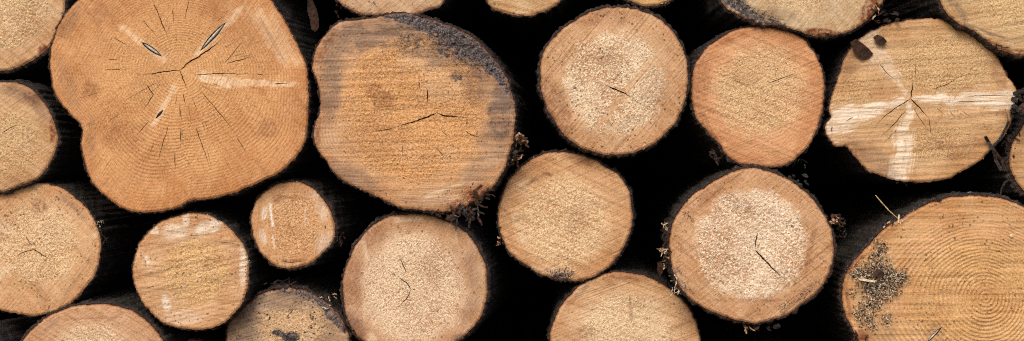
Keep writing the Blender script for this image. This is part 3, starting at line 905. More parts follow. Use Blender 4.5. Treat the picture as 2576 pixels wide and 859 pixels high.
LOG['T4'] = make_log(
    [(2107, -20)] + t(3, (1085, 40), (1180, 92), (1262, 122)) + [(2285, 76)] + t(4, (140, 152), (220, 178), (320, 180), (410, 158), (490, 110), (545, 50), (580, 0)) + [(2602, -80), (2590, -200), (2520, -310), (2400, -372), (2270, -360), (2165, -285), (2110, -170)],
    (2350, -130), "straw yellow log at the upper edge with reddish bark torn along its lower right", seed=64, y0=0.0, bark=5, axis=(0.02, 0.0),
    mat=wm(64, (210, 180, 140), (210, 174, 126), ring=0.2, saw=0.5, saw_ang=math.radians(-50), speck=0.4), saw_ang=math.radians(50),
    core=('e', 2350, -40, 90, 80, 0, 0.9, 0.3),
    feats=[('brown', 'e', 2550, 20, 22, 55, 28, 1.0, 0.25), ('brown', 'e', 2405, 96, 52, 13, 3, 1.0, 0.25), ('brown', 'e', 2500, 84, 30, 10, -25, 0.6), ('char', 'l', (2105, -25), (2200, 50), 44, 36, 0.95, 1), ('char', 'l', (2200, 50), (2300, 76), 32, 16, 0.9, 1), ('stain', 'l', (2105, -20), (2290, 80), 40, 26, 0.5), ('stain', 'e', 2290, 45, 50, 20, 10, 0.45), ('dirt', 'l', (2130, 0), (2300, 66), 40, 30, 0.8), ('dirt', 'e', 2390, 60, 60, 20, 0, 0.4)],
    edge_chips=70)
LOG['T5'] = make_log(
    t(4, (862, -12), (900, 65), (960, 115), (1050, 165), (1120, 215), (1190, 258)) + [(3000, 163), (3090, 140), (3190, 70), (3245, -40), (3230, -180), (3140, -300), (3000, -345), (2870, -310), (2785, -215), (2748, -100)],
    (2995, -90), "yellow log filling the upper right corner, edged with a grey stained band", seed=65, y0=0.0, bark=7, axis=(-0.02, 0.0),
    mat=wm(65, (204, 168, 120), (210, 170, 116), ring=0.2, saw=0.35, saw_ang=math.radians(10), speck=0.4), saw_ang=math.radians(-10),
    core=('e', 3000, -20, 150, 110, 0, 0.9, 0.25),
    feats=[('stain', 'l', (2780, -20), (2830, 60), 40, 26, 0.5), ('stain', 'l', (2830, 70), (2960, 120), 8, 8, 0.7), ('brown', 'l', (2880, 120), (3005, 158), 14, 22, 0.95, 1), ('brown', 'e', 2828, 64, 8, 10, 0, 0.8)], edge_chips=60)

# ---- logs cut by the left edge
LOG['L1'] = make_log(
    t(1, (325, 0), (316, 80), (282, 160), (240, 238), (180, 293), (100, 334), (0, 357)) + [(-90, 190), (-180, 130), (-235, 40), (-240, -70), (-190, -160), (-100, -215), (10, -215), (110, -165), (170, -85)],
    (-25, -5), "yellowish log filling the upper left corner beside the huge lobed log", seed=71, y0=0.02, bark=7, axis=(0.06, 0.0),
    mat=wm(71, (212, 169, 124), (212, 174, 126), ring=0.2, saw=0.35, saw_ang=math.radians(-40), speck=0.3), saw_ang=math.radians(40),
    core=('e', -10, 5, 165, 140, 0, 1.0, 0.15), relief=1.2, feats=[('brown', 'e', 124, 143, 16, 12, -40, 0.95), ('brown', 'e', 60, 185, 30, 8, -20, 0.5), ('stain', 'l', (60, 192), (110, 165), 10, 10, 0.5)], edge_chips=60)
LOG['L3'] = make_log(
    t(1, (0, 413), (80, 418), (150, 448), (210, 508), (255, 580), (280, 650), (285, 730), (260, 800), (225, 857)) + t(5, (180, 40), (100, 75), (0, 103)) + [(-80, 550), (-150, 490), (-175, 400), (-150, 310), (-80, 255)],
    (-5, 402), "olive tan log on the left edge with a dark stained upper right rim", seed=72, y0=-0.005, bark=8, axis=(0.06, 0.0),
    mat=wm(72, (204, 160, 114), (208, 167, 117), ring=0.2, saw=0.55, saw_ang=math.radians(-35), speck=0.3), saw_ang=math.radians(35),
    core=('e', 20, 420, 95, 95, 0, 0.9, 0.3), relief=1.2,
    feats=[('brown', 'e', 92, 290, 26, 20, 40, 0.75), ('stain', 'e', 70, 275, 80, 26, 25, 0.5), ('brown', 'l', (152, 350), (153, 420), 14, 14, 0.95), ('stain', 'e', 120, 320, 22, 40, -35, 0.4), ('dirt', 'e', 100, 310, 40, 30, 0, 0.4)],
    cracks=[(t(1, (10, 670), (60, 640), (100, 625)), 2.0)], edge_chips=70)
LOG['G'] = make_log(
    t(5, (50, 88), (100, 66), (170, 58), (260, 75), (340, 105), (400, 155), (455, 220), (488, 290), (504, 350), (500, 430), (475, 520), (430, 590), (350, 665), (260, 715), (180, 730), (90, 720), (0, 700)) + [(-50, 870), (-88, 800), (-97, 720), (-80, 640), (-35, 580)],
    t(5, (170, 400)), "golden log at the left edge with two white knot wedges cut off by the frame", seed=73, y0=0.008, bark=7, axis=(0.07, 0.01),
    mat=wm(73, (214, 166, 118), (224, 184, 136), ring=0.2, saw=0.4, saw_ang=math.radians(-50), speck=0.7), saw_ang=math.radians(50),
    core=('e', 105, 720, 118, 118, 0, 1.0, 0.18), relief=1.35,
    feats=[('brown', 'e', *t(5, (195, 175)), 24, 22, 0, 0.6), ('pale', 'l', t(5, (75, 320)), t(5, (-60, 230)), 14, 60, 0.95, 1), ('pale', 'l', t(5, (80, 470)), t(5, (-60, 560)), 14, 34, 0.85, 1), ('pale', 'l', t(5, (410, 340)), t(5, (510, 318)), 10, 18, 0.6),
           ('pale', 'l', t(5, (175, 60)), t(5, (180, 140)), 14, 8, 0.35), ('stain', 'l', t(5, (300, 120)), t(5, (440, 250)), 22, 18, 0.35), ('stain', 'l', t(5, (460, 430)), t(5, (300, 680)), 14, 14, 0.25), ('dirt', 'l', t(5, (440, 490)), t(5, (200, 700)), 20, 20, 0.5), ('dirt', 'e', *t(5, (60, 120)), 40, 14, -15, 0.5), ('brown', 'e', *t(5, (215, 630)), 30, 14, 50, 0.35)],
    cracks=[(t(5, (165, 395), (200, 415), (255, 450)), 3.0), (t(5, (165, 398), (110, 415), (70, 445)), 2.6), (t(5, (130, 330), (150, 365), (180, 380)), 2.2)], edge_chips=90)

# ---- lower rows
LOG['H'] = make_log(
    t(5, (900, 225), (960, 215), (1040, 225), (1120, 260), (1190, 330), (1235, 400), (1250, 480), (1245, 580), (1220, 660), (1170, 730), (1100, 780), (1010, 800), (920, 795), (840, 775), (770, 725), (715, 655), (680, 580), (668, 500), (680, 420), (715, 350), (770, 290), (830, 250)),
    t(5, (965, 510)), "medium round log with white scuffed patches near its top and right rim", seed=81, y0=0.0, bark=7, axis=(0.06, 0.02),
    mat=wm(81, (212, 164, 118), (214, 168, 110), pale=(238, 222, 202), ring=0.15, saw=0.5, saw_ang=math.radians(6), speck=0.7), saw_ang=math.radians(-14),
    core=('e', *t(5, (980, 510)), 98, 92, 0, 0.9, 0.2), relief=1.2,
    feats=[('pale', 'e', *t(5, (1050, 285)), 44, 20, -20, 0.85), ('pale', 'e', *t(5, (880, 310)), 34, 24, 10, 0.7), ('pale', 'e', *t(5, (935, 245)), 10, 26, 0, 0.7), ('pale', 'e', *t(5, (1222, 480)), 12, 60, 0, 0.7), ('pale', 'e', *t(5, (835, 670)), 12, 24, -10, 0.8), ('pale', 'l', t(5, (735, 430)), t(5, (755, 490)), 10, 10, 0.8), ('pale', 'e', *t(5, (920, 740)), 60, 20, 0, 0.35), ('pale', 'e', *t(5, (780, 300)), 14, 14, 0, 0.6),
           ('dirt', 'e', *t(5, (850, 290)), 40, 24, 0, 0.45), ('dirt', 'e', *t(5, (1245, 500)), 10, 70, 0, 0.7), ('dirt', 'e', *t(5, (1120, 260)), 40, 14, 30, 0.6), ('dirt', 'e', *t(5, (780, 560)), 60, 60, 0, 0.25), ('brown', 'e', *t(5, (1060, 460)), 30, 18, -30, 0.4), ('brown', 'e', *t(5, (900, 600)), 40, 20, 0, 0.2)],
    cracks=[(t(5, (930, 330), (1050, 322)), 1.4), (t(5, (1110, 360), (1220, 372)), 1.5), (t(5, (740, 590), (810, 575)), 1.4)], edge_chips=90)
LOG['I'] = make_log(
    t(6, (150, 60), (230, 65), (300, 105), (350, 160), (385, 230), (396, 310), (375, 370), (320, 430), (250, 470), (180, 490), (110, 482), (50, 440), (10, 390), (-20, 310), (-25, 230), (0, 160), (60, 95)),
    t(6, (190, 280)), "smallest round log, nested under the huge lobed log, with frosty white scratches", seed=82, y0=0.012, bark=9, axis=(0.14, 0.01),
    mat=wm(82, (216, 168, 120), (212, 158, 106), pale=(244, 236, 226), ring=0.3, saw=0.35, saw_ang=math.radians(-80), speck=0.5), saw_ang=math.radians(80),
    core=('e', *t(6, (195, 280)), 80, 88, 0, 0.95, 0.2), relief=1.2, pitch=8, ring_relief=0.0002,
    feats=[('pale', 'l', t(6, (74, 165)), t(6, (84, 290)), 7, 6, 0.9), ('pale', 'l', t(6, (84, 320)), t(6, (94, 400)), 5, 6, 0.6), ('pale', 'e', *t(6, (45, 215)), 9, 20, 15, 0.6), ('pale', 'e', *t(6, (35, 330)), 10, 22, -10, 0.4), ('pale', 'l', t(6, (247, 170)), t(6, (250, 290)), 4, 5, 0.4), ('pale', 'e', *t(6, (330, 200)), 14, 30, -20, 0.35), ('pale', 'e', *t(6, (350, 370)), 22, 32, 30, 0.4, 0.6), ('pale', 'e', *t(6, (300, 130)), 24, 16, 30, 0.25, 0.6),
           ('brown', 'e', *t(6, (110, 140)), 18, 14, -20, 0.6), ('brown', 'l', t(6, (130, 455)), t(6, (260, 450)), 10, 10, 0.7), ('brown', 'l', t(6, (90, 130)), t(6, (250, 140)), 8, 8, 0.5)],
    cracks=[(t(6, (348, 275), (350, 295)), 3.0), (t(6, (130, 455), (180, 464), (235, 456)), 2.0)], edge_chips=90)
LOG['J'] = make_log(
    t(6, (800, 220), (890, 230), (980, 265), (1060, 320), (1120, 400), (1155, 490), (1166, 590), (1150, 680), (1110, 770), (1050, 830)) + [(1300, 1028), (1220, 1045), (1140, 1035), (1085, 1010)] + t(6, (510, 830), (460, 740), (440, 640), (440, 540), (470, 440), (520, 350), (590, 275), (690, 230)),
    t(6, (780, 600)), "large round log with pale grainy heart, small zigzag cracks and whitish scrape at left", seed=83, y0=0.01, bark=8, axis=(0.11, 0.02),
    mat=wm(83, (200, 155, 116), (232, 197, 156), pitch=7, ring=0.2, saw=0.35, saw_ang=math.radians(-60), speck=0.5), saw_ang=math.radians(60),
    core=('e', *t(6, (790, 590)), 140, 155, 0, 1.0, 0.2), relief=1.15,
    feats=[('pale', 'l', t(6, (545, 345)), t(6, (562, 490)), 12, 18, 0.75), ('pale', 'l', t(6, (690, 255)), t(6, (850, 240)), 16, 10, 0.7), ('pale', 'l', t(6, (700, 340)), t(6, (705, 420)), 14, 10, 0.4), ('pale', 'l', t(6, (1000, 290)), t(6, (1015, 380)), 8, 8, 0.4), ('pale', 'e', *t(6, (580, 840)), 16, 14, 20, 0.8), ('pale', 'e', *t(6, (1120, 560)), 18, 60, 0, 0.3),
           ('stain', 'e', *t(6, (1090, 500)), 18, 60, -10, 0.28), ('stain', 'e', *t(6, (1080, 690)), 18, 60, 20, 0.35), ('brown', 'e', *t(6, (480, 560)), 30, 80, 10, 0.4), ('brown', 'e', *t(6, (500, 790)), 30, 50, -30, 0.5), ('brown', 'e', *t(6, (600, 330)), 40, 24, -40, 0.35), ('brown', 'e', *t(6, (880, 490)), 20, 40, 0, 0.25), ('stain', 'e', *t(6, (500, 780)), 16, 50, -35, 0.4), ('dirt', 'e', *t(6, (1100, 740)), 30, 50, 30, 0.4), ('stain', 'e', *t(6, (1040, 850)), 30, 16, 0, 0.8)],
    cracks=[(t(6, (780, 600), (760, 640), (700, 705)), 2.6), (t(6, (780, 600), (765, 572), (710, 530)), 3.0), (t(6, (755, 510), (735, 465), (718, 425)), 2.8), (t(6, (780, 600), (805, 598)), 2.4), (t(6, (705, 530), (672, 505)), 1.6), (t(6, (905, 570), (925, 600)), 1.6)], edge_chips=110)
LOG['K'] = make_log(
    [(1478, 552), (1500, 518)] + t(3, (55, 835), (115, 793), (200, 768), (300, 770), (400, 800), (480, 845)) + t(7, (530, 20), (580, 90), (603, 180), (605, 260), (585, 340), (540, 420), (480, 490), (400, 540), (310, 555), (220, 545), (130, 515), (50, 460)) + [(1500, 748), (1478, 712), (1462, 663), (1463, 605)],
    t(7, (270, 250)), "light tan log with slanting saw lines and a dark mouldy spot at its foot", seed=84, y0=0.025, bark=6, axis=(0.08, 0.0),
    mat=wm(84, (208, 158, 110), (226, 188, 140), ring=0.2, saw=0.95, saw_ang=math.radians(-24), speck=0.4), saw_ang=math.radians(24),
    core=('e', *t(7, (260, 260)), 128, 128, 0, 0.85, 0.25), relief=1.1,
    feats=[('pale', 'l', t(7, (5, 210)), t(7, (70, 380)), 16, 22, 0.6), ('pale', 'e', *t(7, (200, 510)), 80, 18, 5, 0.4), ('pale', 'e', *t(7, (50, 80)), 20, 14, -30, 0.5), ('char', 'e', *t(7, (245, 540)), 26, 14, -10, 0.75), ('stain', 'e', *t(7, (240, 540)), 32, 20, -10, 0.5), ('dirt', 'e', *t(7, (240, 525)), 50, 26, 0, 0.9), ('dirt', 'e', *t(7, (400, 520)), 50, 18, -20, 0.4), ('stain', 'l', t(7, (20, 120)), t(7, (140, 20)), 12, 12, 0.35), ('brown', 'e', *t(7, (180, 20)), 16, 8, 0, 0.7), ('brown', 'e', *t(7, (330, 230)), 30, 40, 0, 0.22), ('brown', 'e', *t(3, (330, 800)), 50, 14, 10, 0.35)],
    edge_chips=110)
LOG['M'] = make_log(
    [(2201, 492)] + t(7, (1090, 15), (1000, 65), (920, 120), (850, 190), (812, 260), (796, 340), (796, 420), (812, 500), (850, 590), (920, 660), (1020, 715), (1120, 750), (1210, 765)) + t(8, (0, 755), (90, 725), (190, 660), (270, 580), (315, 490), (330, 400), (320, 310), (280, 220), (210, 130), (110, 50), (0, 5)),
    (2215, 700), "large log with round whitish grainy heart split by a bent dark crack", seed=85, y0=-0.025, bark=10, axis=(0.07, 0.0), bark_rough=1.4,
    mat=wm(85, (202, 152, 106), (234, 202, 166), pitch=8, ring=0.15, saw=0.7, saw_ang=math.radians(-38), speck=0.6), saw_ang=math.radians(38),
    core=('e', 2200, 716, 160, 158, 0, 1.0, 0.09), relief=1.5,
    feats=[('brown', 'l', t(7, (840, 380)), t(7, (920, 450)), 16, 10, 0.55), ('brown', 'e', *t(7, (1000, 110)), 50, 18, -35, 0.25), ('dirt', 'l', t(7, (850, 200)), t(7, (930, 270)), 22, 22, 0.8), ('dirt', 'l', t(7, (830, 470)), t(7, (920, 640)), 34, 40, 0.65), ('dirt', 'l', t(8, (240, 580)), t(8, (40, 720)), 36, 30, 0.75), ('dirt', 'l', t(7, (960, 650)), t(7, (1240, 730)), 22, 22, 0.4), ('stain', 'l', t(7, (820, 480)), t(7, (860, 600)), 18, 18, 0.55), ('stain', 'l', t(8, (260, 540)), t(8, (80, 710)), 18, 18, 0.3), ('pale', 'l', t(7, (830, 500)), t(7, (870, 610)), 7, 7, 0.5), ('brown', 'e', *t(7, (1160, 190)), 40, 24, 0, 0.2),
           ('brown', 'e', *t(8, (215, 390)), 8, 90, 12, 0.4), ('brown', 'e', 2195, 880, 120, 7, 0, 0.4)],
    cracks=[(t(7, (1237, 315), (1225, 360), (1224, 400)), 3.4), (t(7, (1224, 400), (1250, 430), (1290, 470)) + t(8, (40, 510), (88, 552)), 4.4)], edge_chips=110)
N_OUT = t(8, (375, 600), (387, 540), (430, 460), (500, 385), (570, 312), (650, 252), (740, 202), (850, 152), (960, 132), (1060, 126), (1170, 140), (1288, 185)) + [(3090, 660), (3150, 760), (3182, 880), (3170, 1000), (3110, 1110), (3000, 1190), (2860, 1212), (2720, 1180), (2600, 1100)] + t(8, (462, 862), (420, 780), (385, 700))
LOG['N'] = make_log(
    N_OUT, t(8, (1095, 640)), "huge log in the lower right corner with bold concentric growth rings", seed=95, y0=-0.005, bark=7, axis=(0.07, -0.02),
    mat=wm(95, (214, 164, 112), (208, 158, 98), pitch=11, ring=0.5, ray=0.25, saw=0.15, saw_ang=math.radians(0), speck=0.7, rough_c=0.6),
    core=('e', 2870, 880, 200, 180, 0, 0.75, 0.2), relief=0.7, pitch=11, ring_relief=0.0006,
    feats=[('char', 'l', t(8, (565, 380)), t(8, (545, 560)), 40, 60, 0.55, 1), ('char', 'l', t(8, (440, 520)), t(8, (680, 545)), 36, 30, 0.55, 1), ('char', 'l', t(8, (560, 560)), t(8, (460, 710)), 50, 26, 0.5, 1), ('char', 'e', *t(8, (600, 740)), 14, 24, 0, 0.4), ('brown', 'l', t(8, (395, 520)), t(8, (480, 420)), 16, 18, 0.85), ('brown', 'l', t(8, (385, 560)), t(8, (420, 760)), 12, 12, 0.6), ('brown', 'e', *t(8, (470, 830)), 24, 18, 20, 0.95), ('brown', 'l', t(8, (560, 330)), t(8, (760, 205)), 20, 12, 0.4), ('dirt', 'l', t(8, (560, 380)), t(8, (520, 640)), 60, 60, 0.75), ('dirt', 'e', *t(8, (620, 540)), 40, 24, 0, 0.7), ('dirt', 'e', *t(8, (560, 740)), 60, 50, 0, 0.45), ('stain', 'e', *t(8, (640, 540)), 34, 26, 0, 0.5), ('stain', 'e', *t(8, (540, 600)), 60, 70, 0, 0.4), ('stain', 'e', *t(8, (560, 790)), 60, 40, 0, 0.25), ('dirt', 'e', *t(8, (680, 330)), 60, 40, 0, 0.35),
           ('stain', 'e', *t(8, (840, 820)), 24, 30, 40, 0.4), ('smooth', 'e', 2760, 650, 220, 60, -15, 0.9)],
    lenses=[(t(8, (875, 785)), t(8, (800, 865)), 9)],
    edge_chips=180)
LOG['O'] = make_log(
    t(7, (190, 862), (205, 780), (250, 682), (320, 597), (410, 537), (500, 512), (590, 517), (700, 545), (790, 595), (860, 660), (910, 730), (940, 810), (945, 862)) + [(2035, 1080), (1980, 1150), (1900, 1195), (1820, 1205), (1740, 1190), (1660, 1130), (1620, 1070)],
    (1850, 1000), "log cut by the bottom edge below the slant-sawn log, pale right of a vertical seam", seed=87, y0=0.03, bark=8, axis=(0.05, 0.01),
    mat=wm(87, (208, 162, 116), (226, 192, 148), ring=0.15, saw=0.65, saw_ang=math.radians(-20), speck=0.5), saw_ang=math.radians(20),
    core=('e', 1830, 985, 130, 120, 0, 0.85, 0.2), relief=1.1,
    feats=[('pale', 'e', *t(7, (690, 740)), 50, 60, 0, 0.3), ('brown', 'l', t(7, (590, 620)), t(7, (600, 760)), 7, 7, 0.5), ('brown', 'e', *t(7, (370, 810)), 24, 18, 0, 0.45), ('brown', 'e', *t(7, (560, 530)), 90, 12, 8, 0.45), ('dirt', 'l', t(7, (800, 640)), t(7, (900, 780)), 20, 20, 0.4), ('stain', 'l', t(7, (270, 690)), t(7, (400, 560)), 10, 10, 0.4), ('brown', 'e', *t(7, (500, 540)), 26, 20, 0, 0.3)],
    cracks=[(t(7, (604, 700), (604, 760)), 1.6)], edge_chips=90)
LOG['P'] = make_log(
    t(5, (1140, 862), (1152, 770), (1192, 710)) + [(750, 872)] + t(6, (60, 610), (150, 590), (230, 600), (320, 640), (390, 700), (440, 770), (470, 862)) + [(1015, 1080), (960, 1160), (860, 1195), (760, 1175), (690, 1110), (662, 1050)],
    (845, 1005), "dirty greyish log at the bottom edge, speckled black with a dark smear", seed=88, y0=0.03, bark=8, axis=(0.08, 0.0), bark_rough=1.5,
    mat=wm(88, (186, 152, 120), (212, 168, 120), ring=0.2, saw=0.6, saw_ang=math.radians(-16), speck=1.0), saw_ang=math.radians(16),
    core=('e', 860, 960, 110, 65, 0, 0.8, 0.3), relief=1.2,
    feats=[('char', 'l', (925, 868), (1012, 965), 36, 30, 0.9, 1), ('char', 'l', (800, 848), (930, 864), 16, 26, 0.8, 1), ('char', 'e', 815, 976, 17, 8, 10, 0.75), ('char', 'e', 852, 990, 22, 15, 0, 0.8), ('stain', 'l', (690, 930), (790, 862), 46, 30, 0.7), ('stain', 'l', (800, 856), (930, 875), 22, 22, 0.75), ('stain', 'l', (930, 870), (1000, 950), 34, 24, 0.95), ('stain', 'e', 720, 960, 60, 50, -30, 0.55), ('stain', 'e', 840, 880, 120, 30, 0, 0.4), ('stain', 'e', 960, 960, 30, 50, 0, 0.35),
           ('dirt', 'e', 840, 930, 190, 90, 0, 0.5), ('dirt', 'e', 815, 977, 24, 12, 10, 1.0), ('dirt', 'e', 850, 990, 32, 22, 0, 1.0), ('stain', 'e', 818, 977, 20, 9, 10, 1.0), ('stain', 'e', 852, 992, 26, 18, 0, 1.0),
           ('dirt', 'e', 852, 914, 9, 8, 0, 1.0), ('dirt', 'e', 912, 932, 9, 9, 0, 1.0), ('dirt', 'e', 911, 957, 9, 9, 0, 1.0), ('dirt', 'e', 845, 928, 7, 7, 0, 1.0), ('brown', 'e', 702, 922, 14, 18, 30, 0.7)], edge_chips=80)
LOG['Q'] = make_log(
    t(5, (110, 862), (160, 800), (250, 730), (350, 690), (450, 675), (560, 680), (660, 705), (740, 760), (800, 830)) + [(482, 1020), (487, 1100), (440, 1200), (340, 1260), (220, 1260), (110, 1200), (55, 1110), (48, 1050)],
    (268, 1080), "rosy tan log cut by the bottom edge, arched under the golden left log", seed=89, y0=0.005, bark=9, axis=(0.07, 0.02),
    mat=wm(89, (206, 158, 116), (226, 188, 146), ring=0.25, saw=0.35, saw_ang=math.radians(-30), speck=0.3), saw_ang=math.radians(30),
    core=('e', 265, 1060, 115, 108, 0, 0.9, 0.15), relief=1.1, feats=[('brown', 'l', (190, 935), (360, 930), 8, 8, 0.35), ('stain', 'l', (110, 985), (180, 930), 14, 12, 0.3)], edge_chips=60)
LOG['F'] = make_log(
    circ(3118, 462, 160, 14, 0.03, 5, 1.0, 0.9), (3118, 462), "narrow sliver of a brown-barked log on the right edge between two larger ones", seed=90, y0=0.03, bark=14, bark_rough=2.0, axis=(-0.02, 0.0),
    mat=wm(90, (196, 152, 104), (200, 158, 108), ring=0.15, saw=0.4, speck=0.4), edge_chips=30)
LOG['R'] = make_log(
    circ(-70, 1055, 84, 12, 0.04, 6), (-70, 1055), "dark bark side of a log just showing in the lower left corner", seed=91, y0=-0.02, bark=9, axis=(0.10, 0.0),
    mat=wm(91, (190, 150, 106), (196, 156, 110), ring=0.15, saw=0.4, speck=0.4), detail=5)
LOG['S'] = make_log(
    circ(560, 1082, 88, 12, 0.04, 7), (560, 1082), "small sunken log in the gap at the bottom edge, left of the dirty log", seed=92, y0=0.10, bark=8, axis=(0.0, 0.0),
    mat=wm(92, (190, 150, 106), (196, 156, 110), ring=0.15, saw=0.4, speck=0.4), detail=5)

# ---------------------------------------------------------------- the rest of the pile, just past the frame (it shuts out the daylight)
M_REST = wm(120, (206, 164, 116), (214, 176, 126), ring=0.2, saw=0.4, speck=0.4)
REST_TOP = [(840, -205, 118), (-330, -330, 190), (60, -420, 195), (330, -305, 180), (700, -330, 165), (960, -480, 160), (1300, -470, 175), (1640, -420, 170), (1965, -420, 170), (2330, -575, 195), (2720, -460, 150), (3060, -545, 185), (3430, -330, 210),
            (-150, -780, 190), (230, -690, 190), (610, -690, 190), (990, -800, 165), (1330, -820, 165), (1680, -770, 180), (2050, -780, 180), (2420, -945, 175), (2740, -790, 160), (3090, -915, 180), (3420, -740, 190), (2690, -265, 62), (1745, -235, 40), (1345, -250, 42)]
REST_SIDE = [(-470, 80, 200), (-385, 470, 190), (-310, 820, 180), (-290, 1180, 180), (3440, 130, 185), (3450, 520, 185), (3400, 900, 190), (3350, 1240, 130)]
REST_LOW = [(1300, 1225, 150), (1520, 1170, 60), (2280, 1220, 185), (570, 1250, 110), (-80, 1270, 90)]
for i, (cx, cy, r) in enumerate(REST_TOP + REST_SIDE + REST_LOW):
    if i < len(REST_TOP):
        lb, gr = "log of the upper layers of the pile, stacked above the view", "logs stacked above the view"
    elif i < len(REST_TOP) + len(REST_SIDE):
        lb, gr = "log of the same pile lying just past the side of the view", "logs past the sides of the view"
    else:
        lb, gr = "log of the lowest layer, lying on the ground under the view", "logs under the view"
    make_log(circ(cx, cy, r - 10, 14, 0.035, 300 + i), (cx, cy), lb, gr, seed=300 + i, y0=[0.0, 0.04, -0.02, 0.06][i % 4], bark=9, mat=M_REST, axis=(0.04, 0.0), detail=10)


# ---------------------------------------------------------------- bark shreds (parts of their logs) and loose bits
def shred(key, pts, y, r, mat=None, flat=0.5, name="bark_shred"):
    root, loc, _ = LOG[key]
    pts = np.asarray(pts, float)
    n = len(pts)
    yy = np.linspace(y[0], y[1], n) if isinstance(y, tuple) else np.full(n, y)
    path = loc(pts, yy + np.array([random.uniform(-1, 1) for _ in range(n)]) * 0.0015)
    return strip_tube(name, path, r * S, mat or M_SHRED, root, flat)


def tuft(key, box, n, ln, r, mats, ang=None, y=(-0.004, 0.01)):
    for _ in range(n):
        x = random.uniform(box[0], box[2]); yy = random.uniform(box[1], box[3])
        a = random.uniform(0, 2 * math.pi) if ang is None else math.radians(random.gauss(ang, 35))
        L = random.uniform(0.5, 1.2) * ln
        bow = random.uniform(-0.13, 0.13) * L
        ca, sa = math.cos(a), math.sin(a)
        path = [(x + ca * L * s_ - sa * bow * 4 * s_ * (1 - s_) + random.uniform(-1.2, 1.2), yy + sa * L * s_ + ca * bow * 4 * s_ * (1 - s_) + random.uniform(-1.2, 1.2)) for s_ in (0, .25, .5, .75, 1)]
        shred(key, path, random.uniform(*y), random.uniform(0.35, 0.8) * r, random.choice(mats), random.uniform(0.3, 0.7))


def bark_bits(key, box, n, size, mats, y=(-0.002, 0.01)):
    root, loc, _ = LOG[key]
    for _ in range(n):
        cx = random.uniform(box[0], box[2]); cy = random.uniform(box[1], box[3])
        m = random.choice((5, 6, 7)); an = random.uniform(0, math.pi); st = random.uniform(0.35, 0.8); r = size * random.uniform(0.6, 1.3)
        P = []
        for k in range(m):
            q = 2 * math.pi * k / m; rr = r * random.uniform(0.6, 1.15)
            u, v = math.cos(q) * rr, math.sin(q) * rr * st
            P.append((cx + u * math.cos(an) - v * math.sin(an), cy + u * math.sin(an) + v * math.cos(an)))
        o, c = flake("bark_piece", P, 0.0025, random.choice(mats), root, bend=0.002, tilt=(random.uniform(-.8, .8), random.uniform(-.8, .8)))
        o.location = loc(np.array([c]), np.array([random.uniform(*y)]))[0]


random.seed(21)
# grey-topped log: torn bark under its lower right
tuft('B', (1310, 590, 1400, 640), 26, 34, 5, [M_SHRED, M_SHRED, M_BARK, M_GREYCHIP], ang=60)
tuft('B', (1370, 545, 1430, 590), 18, 26, 4, [M_SHRED, M_SHRED, M_KNOTDARK], ang=-40)
tuft('B', (1250, 612, 1330, 624), 12, 22, 3.5, [M_SHRED, M_BARK], ang=20)
tuft('B', (1518, 398, 1542, 425), 12, 22, 5, [M_SHREDPALE, M_SHRED], y=(0.0, 0.02))
tuft('B', (1495, 440, 1520, 480), 12, 22, 5, [M_SHRED, M_SHRED, M_SHREDPALE], y=(0.0, 0.02))
bark_bits('B', (1315, 600, 1400, 645), 16, 13, [M_BARK, M_SHRED, M_KNOTDARK])
bark_bits('B', (1375, 560, 1435, 600), 9, 10, [M_BARK, M_SHRED])
bark_bits('B', (1262, 616, 1320, 630), 7, 9, [M_BARK, M_SHRED])
bark_bits('B', (1512, 400, 1540, 425), 5, 11, [M_SHREDPALE, M_SHRED], (0.0, 0.02))
bark_bits('B', (1490, 445, 1515, 480), 5, 10, [M_SHRED, M_BARK], (0.0, 0.02))
bark_bits('M', (2442, 632, 2460, 660), 4, 10, [M_SHREDPALE, M_SHRED], (0.0, 0.02))
bark_bits('M', (2318, 508, 2380, 556), 7, 8, [M_BARK, M_BARK, M_SHRED], (0.008, 0.03))
bark_bits('M', (2180, 948, 2290, 962), 8, 11, [M_BARK, M_SHRED], (0.005, 0.02))
bark_bits('D', (2085, 430, 2140, 480), 7, 12, [M_BARK, M_BARK, M_SHRED], (0.004, 0.02))
bark_bits('P', (760, 828, 870, 846), 8, 10, [M_BARK], (0.0, 0.02))
bark_bits('F', (2950, 370, 2975, 590), 12, 11, [M_BARK, M_SHRED], (-0.004, 0.008))
bark_bits('T4', (2600, 15, 2650, 62), 8, 9, [M_BARK, M_SHRED], (0.012, 0.035))
# pale fibres on the left of the bent-crack log
tuft('M', (1944, 655, 1958, 672), 9, 13, 2.6, [M_SHREDPALE, M_CHIP])
tuft('M', (1938, 725, 1962, 745), 12, 16, 2.8, [M_SHREDPALE, M_CHIP], ang=150)
tuft('M', (1944, 670, 1956, 740), 9, 24, 3.5, [M_SHRED, M_SHRED, M_BARK], ang=90)
tuft('M', (1942, 745, 1960, 785), 11, 18, 3.2, [M_SHRED, M_SHREDPALE, M_SHRED], ang=80)
tuft('M', (1965, 780, 2010, 862), 24, 13, 2.2, [M_CHIP, M_GREYCHIP, M_GREYCHIP], ang=120, y=(-0.004, 0.002))
tuft('M', (2440, 628, 2462, 660), 10, 20, 5, [M_SHREDPALE, M_SHRED, M_SHRED], ang=60, y=(0.0, 0.02))
tuft('M', (2452, 662, 2476, 700), 10, 18, 4, [M_SHRED, M_BARK], y=(0.0, 0.02))
tuft('M', (2180, 945, 2280, 962), 16, 20, 3, [M_SHRED, M_BARK, M_SHREDPALE], ang=30, y=(0.0, 0.02))
tuft('M', (2010, 570, 2030, 585), 4, 14, 2.5, [M_BARK])
# slant-sawn log
tuft('K', (1455, 690, 1476, 712), 9, 16, 3, [M_SHREDPALE, M_SHRED], ang=70)
tuft('K', (1464, 650, 1470, 690), 5, 16, 2, [M_BARK], ang=80)
tuft('O', (1700, 810, 1780, 835), 12, 22, 3, [M_SHRED, M_BARK], ang=-25, y=(0.0, 0.012))
